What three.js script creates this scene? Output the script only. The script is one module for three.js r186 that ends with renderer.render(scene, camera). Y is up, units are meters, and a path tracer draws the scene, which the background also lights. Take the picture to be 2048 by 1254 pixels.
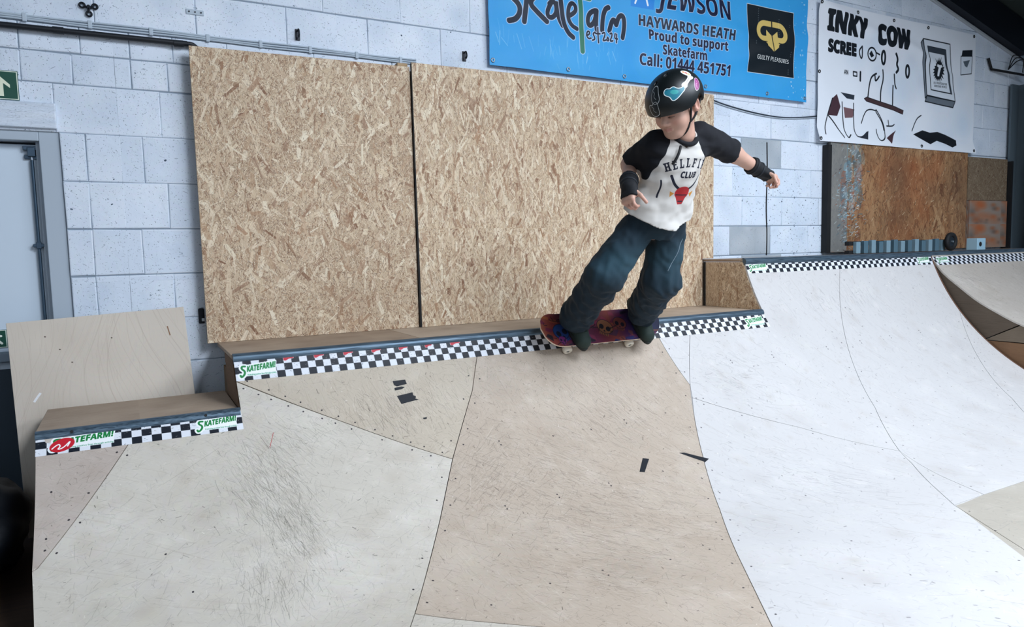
import * as THREE from 'three';
import { mergeGeometries } from 'three/addons/utils/BufferGeometryUtils.js';
import { RoundedBoxGeometry } from 'three/addons/geometries/RoundedBoxGeometry.js';
import { ImprovedNoise } from 'three/addons/math/ImprovedNoise.js';
import { RectAreaLightUniformsLib } from 'three/addons/lights/RectAreaLightUniformsLib.js';

// ---------------------------------------------------------------- camera, light, exposure
const scene = new THREE.Scene();
scene.background = new THREE.Color(0x05070a);
const camera = new THREE.PerspectiveCamera(48.25, 2048 / 1254, 0.05, 60);
const D2R = Math.PI / 180;
const YAW = 28.5436 * D2R, PITCH = 5.0283 * D2R, ROLL = -1.3923 * D2R;
const camF = new THREE.Vector3(Math.sin(YAW) * Math.cos(PITCH), -Math.sin(PITCH), -Math.cos(YAW) * Math.cos(PITCH));
const camR0 = new THREE.Vector3(Math.cos(YAW), 0, Math.sin(YAW));
const camU0 = new THREE.Vector3().crossVectors(camR0, camF);
const camR = camR0.clone().multiplyScalar(Math.cos(ROLL)).addScaledVector(camU0, Math.sin(ROLL));
const camU = camU0.clone().multiplyScalar(Math.cos(ROLL)).addScaledVector(camR0, -Math.sin(ROLL));
camera.position.set(0, 1.2, 4.0);
camera.quaternion.setFromRotationMatrix(new THREE.Matrix4().makeBasis(camR, camU, camF.clone().negate()));

const renderer = new THREE.WebGLRenderer({ antialias: true });
renderer.toneMapping = THREE.LinearToneMapping;
renderer.toneMappingExposure = 1.3;
renderer.shadowMap.enabled = true;
RectAreaLightUniformsLib.init();

// the building: gable roof, eaves at x = -4.5 and x = 8.35, ridge at x = 1.9
const EAVE_L = -4.5, EAVE_R = 8.35, RIDGE = 1.9, EAVE_Y = 3.37, SLOPE = 0.243, FRONT = 9.0;
const roofY = (x) => EAVE_Y + SLOPE * (x > RIDGE ? EAVE_R - x : (x - EAVE_L) * (EAVE_R - RIDGE) / (RIDGE - EAVE_L));
const ROOF_A = Math.atan(SLOPE);
// roof lights: [x, z, size along the slope, size along z, intensity]
const ROOF_LIGHTS = [
  [5.3, 4.7, 1.7, 3.6, 10.0],
  [2.75, 5.6, 1.5, 3.6, 17.0],
  [5.6, 7.4, 1.5, 1.8, 5.0],
  [-1.9, 6.6, 1.5, 2.2, 3.0],
];
const LIGHT_COLOR = 0xe9f2ff;

// ---------------------------------------------------------------- helpers
let seed = 7;
const rnd = () => { seed = (seed + 0x6d2b79f5) | 0; let t = Math.imul(seed ^ (seed >>> 15), 1 | seed); t = (t + Math.imul(t ^ (t >>> 7), 61 | t)) ^ t; return ((t ^ (t >>> 14)) >>> 0) / 4294967296; };
const rr = (a, b) => a + (b - a) * rnd();
const gauss = () => (rnd() + rnd() + rnd() + rnd() - 2) * 1.0;
const pn = new ImprovedNoise();
const noise = (x, y, z = 0) => pn.noise(x + 11.3, y + 5.7, z + 3.1);
const V = (x, y, z) => new THREE.Vector3(x, y, z);
const clamp = THREE.MathUtils.clamp, lerp = THREE.MathUtils.lerp;
const sstep = (a, b, x) => { const t = clamp((x - a) / (b - a), 0, 1); return t * t * (3 - 2 * t); };

const used = new Map();
function numbered(n) { const k = used.get(n) ?? 0; used.set(n, k + 1); return k ? n + '_' + String(k).padStart(3, '0') : n; }
function thing(name, label, category, pos = [0, 0, 0], group) {
  const g = new THREE.Group(); g.name = numbered(name); g.position.set(...pos);
  g.userData = { label, category }; if (group) g.userData.group = group;
  scene.add(g); return g;
}
function structure(name, label, category) { const g = thing(name, label, category); g.userData.kind = 'structure'; return g; }
function part(name, geo, m, parent, label) {
  const o = new THREE.Mesh(geo, m); o.name = name; o.castShadow = o.receiveShadow = true;
  if (label) o.userData.label = label;
  parent.add(o); return o;
}
function solo(name, geo, m, label, category, group) {
  const o = new THREE.Mesh(geo, m); o.name = numbered(name); o.castShadow = o.receiveShadow = true;
  o.userData = { label, category }; if (group) o.userData.group = group;
  scene.add(o); return o;
}
const mat = (o) => new THREE.MeshStandardMaterial({ roughness: 0.7, ...o });
const phys = (o) => new THREE.MeshPhysicalMaterial({ roughness: 0.6, ...o });
function bx(x0, x1, y0, y1, z0, z1, r = 0) {
  const g = r ? new RoundedBoxGeometry(x1 - x0, y1 - y0, z1 - z0, 2, r) : new THREE.BoxGeometry(x1 - x0, y1 - y0, z1 - z0);
  g.translate((x0 + x1) / 2, (y0 + y1) / 2, (z0 + z1) / 2); return g;
}
function tube(pts, r, seg = 8, n, closed = false) {
  const c = new THREE.CatmullRomCurve3(pts.map((p) => (p.isVector3 ? p : V(...p))), closed, 'centripetal');
  return new THREE.TubeGeometry(c, n ?? Math.max(2, pts.length * 6), r, seg, closed);
}
function rod(a, b, r, seg = 12, r2 = r) {
  const A = a.isVector3 ? a : V(...a), B = b.isVector3 ? b : V(...b), d = B.clone().sub(A), L = d.length();
  const g = new THREE.CylinderGeometry(r2, r, L, seg);
  g.applyQuaternion(new THREE.Quaternion().setFromUnitVectors(V(0, 1, 0), d.normalize()));
  g.translate((A.x + B.x) / 2, (A.y + B.y) / 2, (A.z + B.z) / 2); return g;
}
const merge = (l) => mergeGeometries(l.map((g) => { const q = g.index ? g.toNonIndexed() : g; for (const k of Object.keys(q.attributes)) if (!['position', 'normal', 'uv'].includes(k)) q.deleteAttribute(k); return q; }));

// ---- canvases
function canvas(w, h, draw) { const c = document.createElement('canvas'); c.width = w; c.height = h; draw(c.getContext('2d'), w, h); return c; }
function tex(c, o = {}) {
  const t = new THREE.CanvasTexture(c); t.colorSpace = o.data ? THREE.NoColorSpace : THREE.SRGBColorSpace;
  t.wrapS = t.wrapT = o.clamp ? THREE.ClampToEdgeWrapping : THREE.RepeatWrapping; t.magFilter = THREE.LinearFilter;
  if (o.repeat) t.repeat.set(...o.repeat); if (o.offset) t.offset.set(...o.offset); return t;
}
const rgba = (c, a = 1) => `rgba(${c[0] | 0},${c[1] | 0},${c[2] | 0},${a})`;
const mixc = (a, b, t) => a.map((v, i) => v + (b[i] - v) * t);
function blotch(ctx, w, h, n, c, amin, amax, rmin, rmax) {
  for (let i = 0; i < n; i++) {
    const x = rr(0, w), y = rr(0, h), r = rr(rmin, rmax), g = ctx.createRadialGradient(x, y, 0, x, y, r), a = rr(amin, amax);
    g.addColorStop(0, rgba(c, a)); g.addColorStop(1, rgba(c, 0)); ctx.fillStyle = g; ctx.fillRect(x - r, y - r, 2 * r, 2 * r);
  }
}
function line(ctx, pts) { ctx.beginPath(); pts.forEach((p, i) => (i ? ctx.lineTo(p[0], p[1]) : ctx.moveTo(p[0], p[1]))); }
function poly(ctx, pts, fill) { line(ctx, pts); ctx.closePath(); ctx.fillStyle = fill; ctx.fill(); }
function smooth(ctx, pts, closed = false) {           // a smooth stroke through points
  ctx.beginPath(); const n = pts.length;
  if (closed) { ctx.moveTo((pts[n - 1][0] + pts[0][0]) / 2, (pts[n - 1][1] + pts[0][1]) / 2); for (let i = 0; i < n; i++) { const q = pts[(i + 1) % n]; ctx.quadraticCurveTo(pts[i][0], pts[i][1], (pts[i][0] + q[0]) / 2, (pts[i][1] + q[1]) / 2); } ctx.closePath(); return; }
  ctx.moveTo(...pts[0]);
  for (let i = 1; i < n - 1; i++) ctx.quadraticCurveTo(pts[i][0], pts[i][1], (pts[i][0] + pts[i + 1][0]) / 2, (pts[i][1] + pts[i + 1][1]) / 2);
  ctx.lineTo(...pts[n - 1]);
}

// oriented strand board: flakes pressed over splinters
function osbCanvas(w, h, k, o) {                       // k = pixels per metre
  return canvas(w, h, (ctx) => {
    ctx.fillStyle = rgba(o.base); ctx.fillRect(0, 0, w, h);
    blotch(ctx, w, h, 90, [120, 92, 64], 0.05, 0.2, 60, 220);
    blotch(ctx, w, h, 60, [222, 200, 166], 0.05, 0.18, 60, 200);
    const pal = o.pal, dir = () => Math.PI / 2 + gauss() * o.spread;
    const fine = (n, a0, a1) => {
      for (let i = 0; i < n; i++) {
        const x = rr(0, w), y = rr(0, h), L = rr(0.005, 0.026) * k, W = rr(0.0008, 0.0034) * k, c = pal[(rnd() * pal.length) | 0];
        ctx.save(); ctx.translate(x, y); ctx.rotate(rnd() < 0.35 ? rr(0, Math.PI) : dir()); ctx.fillStyle = rgba(mixc(c, [255, 240, 215], rr(-0.1, 0.2)), rr(a0, a1)); ctx.fillRect(-L / 2, -W / 2, L, W);
        if (rnd() < 0.5) { ctx.fillStyle = rgba([58, 36, 26], rr(0.35, 0.9)); ctx.fillRect(-L / 2, W / 2, L * rr(0.3, 1), rr(0.8, 2.2)); }
        ctx.restore();
      }
    };
    fine(o.fine, 0.5, 0.95);
    for (let i = 0; i < o.flakes; i++) {
      const x = rr(0, w), y = rr(0, h), L = rr(o.big[0], o.big[1]) * k * (rnd() < 0.5 ? 0.55 : 1), W = rr(o.big[2], o.big[3]) * k * (rnd() < 0.5 ? 0.6 : 1), c = mixc(pal[(rnd() * pal.length) | 0], [244, 228, 200], rr(-0.15, 0.5));
      ctx.save(); ctx.translate(x, y); ctx.rotate(dir());
      ctx.globalAlpha = rr(0.55, 0.95);
      const e = () => rr(-0.12, 0.12) * L;
      const pts = [[-L / 2 + e(), -W / 2], [L / 2 + e(), -W / 2 * rr(0.5, 1)], [L / 2 + e(), W / 2], [-L / 2 + e(), W / 2 * rr(0.5, 1)]];
      poly(ctx, pts, rgba(c));
      ctx.clip();
      for (let j = 0; j < 7; j++) { ctx.fillStyle = rgba(rnd() < 0.5 ? mixc(c, [90, 60, 36], 0.5) : mixc(c, [255, 244, 222], 0.5), rr(0.15, 0.45)); ctx.fillRect(-L / 2, rr(-W / 2, W / 2), L, rr(0.6, 2)); }
      ctx.restore();
      if (rnd() < 0.6) { ctx.save(); ctx.translate(x, y); ctx.strokeStyle = rgba([64, 42, 28], rr(0.2, 0.65)); ctx.lineWidth = rr(0.8, 2); ctx.restore(); ctx.save(); ctx.translate(x, y); ctx.rotate(dir()); ctx.beginPath(); ctx.moveTo(-L / 2, W / 2); ctx.lineTo(L / 2 * rr(0.2, 1), W / 2); ctx.strokeStyle = rgba([64, 42, 28], rr(0.2, 0.6)); ctx.stroke(); ctx.restore(); }
    }
    fine(o.over, 0.35, 0.9);
  });
}

// skated plywood: faint veneer grain, scuffs, scratches, pits and screw heads
function rampCanvas(w, h, x0, s1, k, o) {              // pixel = ((x - x0) k, (s1 - s) k)
  return canvas(w, h, (ctx) => {
    ctx.fillStyle = rgba(o.base); ctx.fillRect(0, 0, w, h);
    const X = (x) => (x - x0) * k, Y = (s) => (s1 - s) * k;
    for (const [pts, c] of o.fills ?? []) poly(ctx, pts.map(([x, s]) => [X(x), Y(s)]), rgba(c));
    blotch(ctx, w, h, 90, [250, 248, 244], 0.03, 0.12, 0.06 * k, 0.22 * k);
    blotch(ctx, w, h, 80, [110, 96, 84], 0.02, 0.07, 0.05 * k, 0.2 * k);
    blotch(ctx, w, h, 420, [134, 112, 92], 0.03, 0.10, 0.012 * k, 0.06 * k); blotch(ctx, w, h, 420, [250, 246, 238], 0.04, 0.14, 0.012 * k, 0.06 * k);
    for (let i = 0; i < 16000; i++) { const x = rr(0, w), y = rr(0, h), L = rr(0.004, 0.016) * k, a = o.grainDir + gauss() * 0.5; ctx.strokeStyle = rgba(rnd() < 0.55 ? [112, 90, 72] : [255, 250, 240], rr(0.04, 0.15)); ctx.lineWidth = rr(0.6, 1.8); ctx.beginPath(); ctx.moveTo(x, y); ctx.lineTo(x + Math.cos(a) * L, y + Math.sin(a) * L); ctx.stroke(); }
    ctx.lineCap = 'round';
    for (let i = 0; i < o.grain; i++) {                // wavy veneer grain
      const gx = rr(0, w), gy = rr(0, h), L = rr(0.06, 0.3) * k, a = o.grainDir + gauss() * 0.12;
      smooth(ctx, [0, 1, 2, 3].map((j) => [gx + Math.cos(a) * L * j / 3 + gauss() * 3, gy + Math.sin(a) * L * j / 3 + gauss() * 3]));
      ctx.strokeStyle = rgba(rnd() < 0.6 ? [120, 100, 82] : [255, 252, 245], rr(0.03, 0.11)); ctx.lineWidth = rr(1, 3.2); ctx.stroke();
    }
    const scr = (n, lo, hi, wid, al, dirs, cx, cy, rx, ry) => {
      for (let i = 0; i < n; i++) {
        const gx = cx === undefined ? rr(0, w) : cx + gauss() * rx, gy = cy === undefined ? rr(0, h) : cy + gauss() * ry, L = rr(lo, hi) * (rnd() < 0.15 ? 2 : 1) * k, a = dirs(), b = a + gauss() * 0.35;
        ctx.beginPath(); ctx.moveTo(gx, gy); ctx.quadraticCurveTo(gx + Math.cos(a) * L / 2, gy + Math.sin(a) * L / 2, gx + (Math.cos(a) + Math.cos(b)) * L / 2, gy + (Math.sin(a) + Math.sin(b)) * L / 2);
        ctx.strokeStyle = rgba(rnd() < 0.22 ? [246, 240, 230] : o.ink, rr(...al)); ctx.lineWidth = rr(...wid); ctx.stroke();
      }
    };
    scr(o.scratches * 2.2, 0.006, 0.032, [0.5, 1.25], [0.05, 0.34], () => (rnd() < 0.72 ? rr(0, Math.PI) : o.scuffDir + gauss() * 0.6));
    scr(o.scratches * 0.1, 0.05, 0.16, [0.5, 1.2], [0.05, 0.26], () => o.scuffDir + gauss() * 0.7);
    scr(o.scratches * 0.08, 0.004, 0.012, [1.4, 3], [0.2, 0.6], () => rr(0, Math.PI));
    for (const [cx, cs, rx, rs, n, a] of o.scuffs ?? []) scr(n * 2, 0.012, 0.07, [0.5, 1.5], [0.06, 0.36], () => a + gauss() * 0.34, X(cx), Y(cs), rx * k, rs * k);
    for (let i = 0; i < o.pits; i++) { ctx.fillStyle = rgba([52, 44, 40], rr(0.25, 0.85)); ctx.beginPath(); ctx.ellipse(rr(0, w), rr(0, h), rr(0.7, 2.2), rr(0.6, 1.5), rr(0, 3), 0, 7); ctx.fill(); }
    for (const [x, s] of o.screws ?? []) { ctx.fillStyle = rgba([34, 28, 34], 0.92); ctx.beginPath(); ctx.ellipse(X(x), Y(s), 0.0042 * k, 0.0034 * k, rr(0, 3), 0, 7); ctx.fill(); }
    for (const [pts, c, lw] of o.marks ?? []) { line(ctx, pts.map(([x, s]) => [X(x), Y(s)])); ctx.strokeStyle = c; ctx.lineWidth = lw; ctx.stroke(); }
  });
}
function screwsAlong(pts, step, off) {                 // screw heads on both sides of a seam
  const out = [];
  for (let i = 0; i + 1 < pts.length; i++) {
    const [ax, as] = pts[i], [bx_, bs] = pts[i + 1], L = Math.hypot(bx_ - ax, bs - as), n = Math.max(1, Math.round(L / step)), nx = -(bs - as) / L, ns = (bx_ - ax) / L;
    for (let j = 0; j < n; j++) { const t = (j + 0.3 + rnd() * 0.4) / n; for (const q of [-1, 1]) if (rnd() < 0.8) out.push([lerp(ax, bx_, t) + nx * off * q, lerp(as, bs, t) + ns * off * q]); }
  }
  return out;
}

// ---------------------------------------------------------------- the room
const wallBump = tex(canvas(1024, 1024, (ctx, w, h) => {
  ctx.fillStyle = '#8a8a8a'; ctx.fillRect(0, 0, w, h);
  blotch(ctx, w, h, 60, [230, 230, 230], 0.1, 0.3, 60, 140); blotch(ctx, w, h, 60, [30, 30, 30], 0.1, 0.3, 60, 140); blotch(ctx, w, h, 500, [200, 200, 200], 0.05, 0.22, 6, 40); blotch(ctx, w, h, 500, [60, 60, 60], 0.05, 0.2, 6, 34);
  for (let i = 0; i < 2600; i++) { ctx.fillStyle = rgba([20, 20, 20], rr(0.2, 0.8)); ctx.beginPath(); ctx.ellipse(rr(0, w), rr(0, h), rr(0.6, 2.4), rr(0.5, 1.6), rr(0, 3), 0, 7); ctx.fill(); }
}), { data: true, repeat: [1 / 1.1, 1 / 1.1] });
const paintCanvas = (base, o) => canvas(1024, 1024, (ctx, w, h) => {
  ctx.fillStyle = rgba(base); ctx.fillRect(0, 0, w, h);
  blotch(ctx, w, h, 70, [150, 170, 190], 0.03, 0.13, 40, 150); blotch(ctx, w, h, 70, [250, 252, 255], 0.04, 0.16, 40, 160);
  for (let i = 0; i < o.pits; i++) { ctx.fillStyle = rgba([60, 74, 92], rr(0.15, 0.6)); ctx.beginPath(); ctx.ellipse(rr(0, w), rr(0, h), rr(0.6, 1.9), rr(0.5, 1.2), rr(0, 3), 0, 7); ctx.fill(); }
  for (let i = 0; i < o.ticks; i++) { const x = rr(0, w), y = rr(0, h); smooth(ctx, [[x, y], [x + gauss() * 8, y + gauss() * 5], [x + gauss() * 16, y + gauss() * 9]]); ctx.strokeStyle = rgba([48, 60, 78], rr(0.3, 0.8)); ctx.lineWidth = rr(0.7, 1.8); ctx.stroke(); }
  for (let i = 0; i < o.specks; i++) { const x = rr(0, w), y = rr(0, h), r = rr(1, 5); ctx.fillStyle = rgba([26, 44, 62], rr(0.55, 0.95)); ctx.beginPath(); ctx.ellipse(x, y, r * rr(0.6, 1.3), r * rr(0.4, 1), rr(0, 3), 0, 7); ctx.fill(); }
});
const wallM = (c, o) => mat({ map: tex(paintCanvas(c, o), { repeat: [1 / 1.1, 1 / 1.1] }), bumpMap: wallBump, bumpScale: 0.012, roughness: 0.72 });
const M = {};
M.block = [wallM([226, 236, 248], { pits: 2600, ticks: 170, specks: 14 }), wallM([219, 230, 243], { pits: 3200, ticks: 240, specks: 26 })];
M.blockGrey = wallM([168, 177, 184], { pits: 900, ticks: 40, specks: 0 });
M.blockSpeck = wallM([218, 231, 245], { pits: 1400, ticks: 260, specks: 700 });
M.mortar = mat({ color: 0x8c9aa8, roughness: 0.8, bumpMap: wallBump, bumpScale: 0.003 });
M.steelDark = mat({ color: 0x101722, roughness: 0.55, metalness: 0.4 });
M.black = mat({ color: 0x0a0c10, roughness: 0.7 });

const wallBack = structure('wall_back', 'white painted concrete block gable wall behind the ramp', 'wall');
{
  const s = new THREE.Shape();
  s.moveTo(EAVE_L, 0); s.lineTo(-1.25, 0); s.lineTo(-1.25, 1.86); s.lineTo(-0.25, 1.86); s.lineTo(-0.25, 0); s.lineTo(EAVE_R, 0); s.lineTo(EAVE_R, EAVE_Y); s.lineTo(RIDGE, roofY(RIDGE)); s.lineTo(EAVE_L, EAVE_Y); s.closePath();
  const g = new THREE.ExtrudeGeometry(s, { depth: 0.2, bevelEnabled: false }); g.translate(0, 0, -0.2042);
  part('mortar', g, M.mortar, wallBack);
  // clip a block against the sloping wall head
  const clipRoof = (pts) => {
    const f = (p) => roofY(p[0]) - 0.345 - p[1], out = [];
    pts.forEach((p, i) => { const q = pts[(i + 1) % pts.length], a = f(p), b = f(q); if (a >= 0) out.push(p); if ((a >= 0) !== (b >= 0)) { const t = a / (a - b); out.push([lerp(p[0], q[0], t), lerp(p[1], q[1], t)]); } });
    return out;
  };
  const B = 0.006, cracked = new Set([2.046, 2.546, 2.19, 1.36, 1.131]);
  let n = 0;
  const block = (x0, x1, y0, y1, m) => {
    const jx = () => rr(0.0002, 0.002) + B, jy = (y) => (cracked.has(y) ? rr(0.002, 0.0045) : rr(0.0003, 0.002)) + B;
    let pts = [[x0 + jx(), y0 + jy(y0)], [x1 - jx(), y0 + jy(y0)], [x1 - jx(), y1 - jy(y1)], [x0 + jx(), y1 - jy(y1)]];
    if (x1 - x0 < 0.05) return;
    if (x1 > 3 && y1 > roofY(x1) - 0.35) { pts = clipRoof(pts); if (pts.length < 3) return; }
    const sh = new THREE.Shape(pts.map((p) => new THREE.Vector2(p[0] + rr(-0.0015, 0.0015), p[1] + rr(-0.0015, 0.0015))));
    const g = new THREE.ExtrudeGeometry(sh, { depth: 0.02, bevelEnabled: true, bevelSize: B, bevelThickness: 0.0034, bevelSegments: 2 });
    g.translate(0, 0, -0.0234 + rr(-0.0008, 0.0012));
    part(n++ ? 'block_' + String(n - 1).padStart(3, '0') : 'block', g, m, wallBack);
  };
  const rows = [[0.445, 0.674, 0.09], [0.674, 0.903, -0.02], [0.903, 1.131, 0.2], [1.131, 1.36, 0.068], [1.36, 1.589, 0.2], [1.589, 1.817, 0.098], [1.817, 2.046, 0.188], [2.046, 2.318, 0.069], [2.318, 2.546, -0.071], [2.546, 2.775, 0.13], [2.775, 3.004, -0.07], [3.004, 3.233, 0.15], [3.233, 3.462, -0.07], [3.462, 3.69, 0.15]];
  const osb = (x0, x1, y0, y1) => x0 > 0.5 && x1 < 3.8 && y0 > 0.5 && y1 < 2.2;
  for (const [y0, y1, off] of rows) {
    const lo = y1 < 1.9 ? -0.25 : -1.35;
    for (let k = -6; k < 22; k++) {
      let x0 = off + k * 0.4505, x1 = x0 + 0.4505;
      if (x1 < lo || x0 > EAVE_R || y0 > 2.62 + 0.16 * Math.max(x0, -0.4)) continue;
      x0 = Math.max(x0, lo); x1 = Math.min(x1, EAVE_R);
      if (osb(x0, x1, y0, y1) || (y1 < 0.72 && x0 > 0.42) || (x0 > 3.8 && y1 < 1.1)) continue;
      if (y0 === 2.046 && x1 < 0.6) {                  // cut pieces and half bricks over the door
        const ym = 2.19; let c = x0; while (c < x1 - 0.03) { let d = Math.min(x1, c + rr(0.16, 0.24)); if (x1 - d < 0.08) d = x1; block(c, d, y0, ym, M.block[1]); c = d; }
        c = x0; while (c < x1 - 0.03) { let d = Math.min(x1, c + rr(0.19, 0.26)); if (x1 - d < 0.08) d = x1; block(c, d, ym, y1, M.block[0]); c = d; }
        continue;
      }
      const cx = (x0 + x1) / 2, cy = (y0 + y1) / 2;
      let m = M.block[(rnd() * 2) | 0];
      if (cx > 4.05 && cx < 4.75 && ((cy > 1.8 && cy < 2.1) || cy < 1.3)) m = M.blockGrey;
      else if (cx > 4.3 && cx < 5.25 && cy < 1.85) m = M.blockSpeck;
      if (x0 <= -0.24 && x1 > -0.1 && y1 < 1.9) { block(x0, -0.145, y0, y1, M.block[1]); x0 = -0.145; }
      block(x0, x1, y0, y1, m);
    }
  }
}
// door opening: lintel, frame and leaf
const frameM = mat({ color: 0xb2bec9, roughness: 0.55 }), leafM = mat({ color: 0xd0deea, roughness: 0.5 });
{
  const lint = structure('trim_1', 'white rendered concrete lintel over the fire exit door', 'lintel');
  part('lintel_slab', bx(-1.45, -0.255, 1.83, 1.95, -0.15, 0.018, 0.008), M.block[1], lint);
  const d = structure('door_1', 'pale blue grey fire exit door with a vertical bolt rod', 'door');
  part('door_frame', merge([bx(-0.335, -0.25, 0, 1.86, -0.11, -0.012, 0.004), bx(-1.25, -1.165, 0, 1.86, -0.11, -0.012, 0.004), bx(-1.165, -0.335, 1.775, 1.86, -0.11, -0.012, 0.004)]), frameM, d);
  part('door_stop', merge([bx(-0.352, -0.335, 0, 1.775, -0.12, -0.05), bx(-1.165, -1.148, 0, 1.775, -0.12, -0.05)]), frameM, d);
  part('door_leaf', bx(-1.15, -0.35, 0.01, 1.765, -0.14, -0.075, 0.004), leafM, d);
  const rodM = mat({ color: 0x4a5c6c, roughness: 0.35, metalness: 0.7 });
  const b = part('bolt_rod', rod([-0.372, 0.76, -0.06], [-0.372, 1.69, -0.06], 0.0075), rodM, d);
  part('rod_tip', rod([-0.372, 1.665, -0.06], [-0.372, 1.71, -0.06], 0.0045), mat({ color: 0xc4ccd2, metalness: 0.8, roughness: 0.3 }), b);
  for (const y of [1.285, 0.9]) part('rod_bracket', merge([bx(-0.395, -0.35, y - 0.008, y + 0.008, -0.078, -0.048, 0.003), bx(-0.383, -0.361, y - 0.016, y + 0.016, -0.07, -0.047, 0.003)]), rodM, d);
  part('bolt_keep', merge([bx(-0.405, -0.34, 1.735, 1.755, -0.078, -0.052, 0.003), bx(-0.388, -0.356, 1.705, 1.75, -0.072, -0.045, 0.004), bx(-0.402, -0.342, 1.695, 1.715, -0.078, -0.06, 0.003)]), rodM, d);
  part('push_bar', merge([bx(-1.1, -0.5, 0.735, 0.785, -0.075, -0.03, 0.008)]), mat({ color: 0x8b9aa8, roughness: 0.4, metalness: 0.3 }), d);
  part('kick_plate', bx(-1.14, -0.36, 0.03, 0.70, -0.077, -0.071), mat({ color: 0x33424f, roughness: 0.6 }), d);
  const sg = canvas(256, 128, (ctx) => { ctx.fillStyle = '#0d4a3a'; ctx.fillRect(0, 0, 256, 128); ctx.strokeStyle = '#e8efe2'; ctx.lineWidth = 5; ctx.strokeRect(5, 5, 246, 118); ctx.lineWidth = 15; ctx.lineCap = 'round'; line(ctx, [[186, 34], [196, 66], [176, 98]]); ctx.stroke(); line(ctx, [[196, 66], [224, 96]]); ctx.stroke(); line(ctx, [[188, 40], [222, 44]]); ctx.stroke(); ctx.fillStyle = '#e8efe2'; ctx.beginPath(); ctx.arc(184, 22, 9, 0, 7); ctx.fill(); });
  const sm = [frameM, frameM, frameM, frameM, mat({ map: tex(sg, { clamp: true }), roughness: 0.4 }), frameM];
  const o = new THREE.Mesh(bx(-0.71, -0.53, 0.803, 0.89, -0.0745, -0.0705), sm); o.name = numbered('exit_sign'); o.userData = { label: 'small green sign with white figure on the door leaf', category: 'sign' }; scene.add(o);
  const ar = canvas(512, 256, (ctx) => { ctx.fillStyle = '#0c4d3c'; ctx.fillRect(0, 0, 512, 256); ctx.strokeStyle = '#eef3e2'; ctx.lineWidth = 7; ctx.strokeRect(8, 8, 496, 240); poly(ctx, [[372, 44], [450, 122], [450, 152], [402, 112], [402, 226], [342, 226], [342, 112], [294, 152], [294, 122]], '#eef3d8'); ctx.fillStyle = '#eef3d8'; ctx.font = 'bold 84px sans-serif'; ctx.fillText('Exit', 60, 160); });
  const sm2 = [frameM, frameM, frameM, frameM, mat({ map: tex(ar, { clamp: true }), roughness: 0.4 }), frameM];
  const q = new THREE.Mesh(bx(-0.666, -0.394, 1.953, 2.085, 0.001, 0.006), sm2); q.name = numbered('exit_sign'); q.userData = { label: 'green exit sign with pale arrow above the door lintel', category: 'sign' }; scene.add(q);
}
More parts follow.
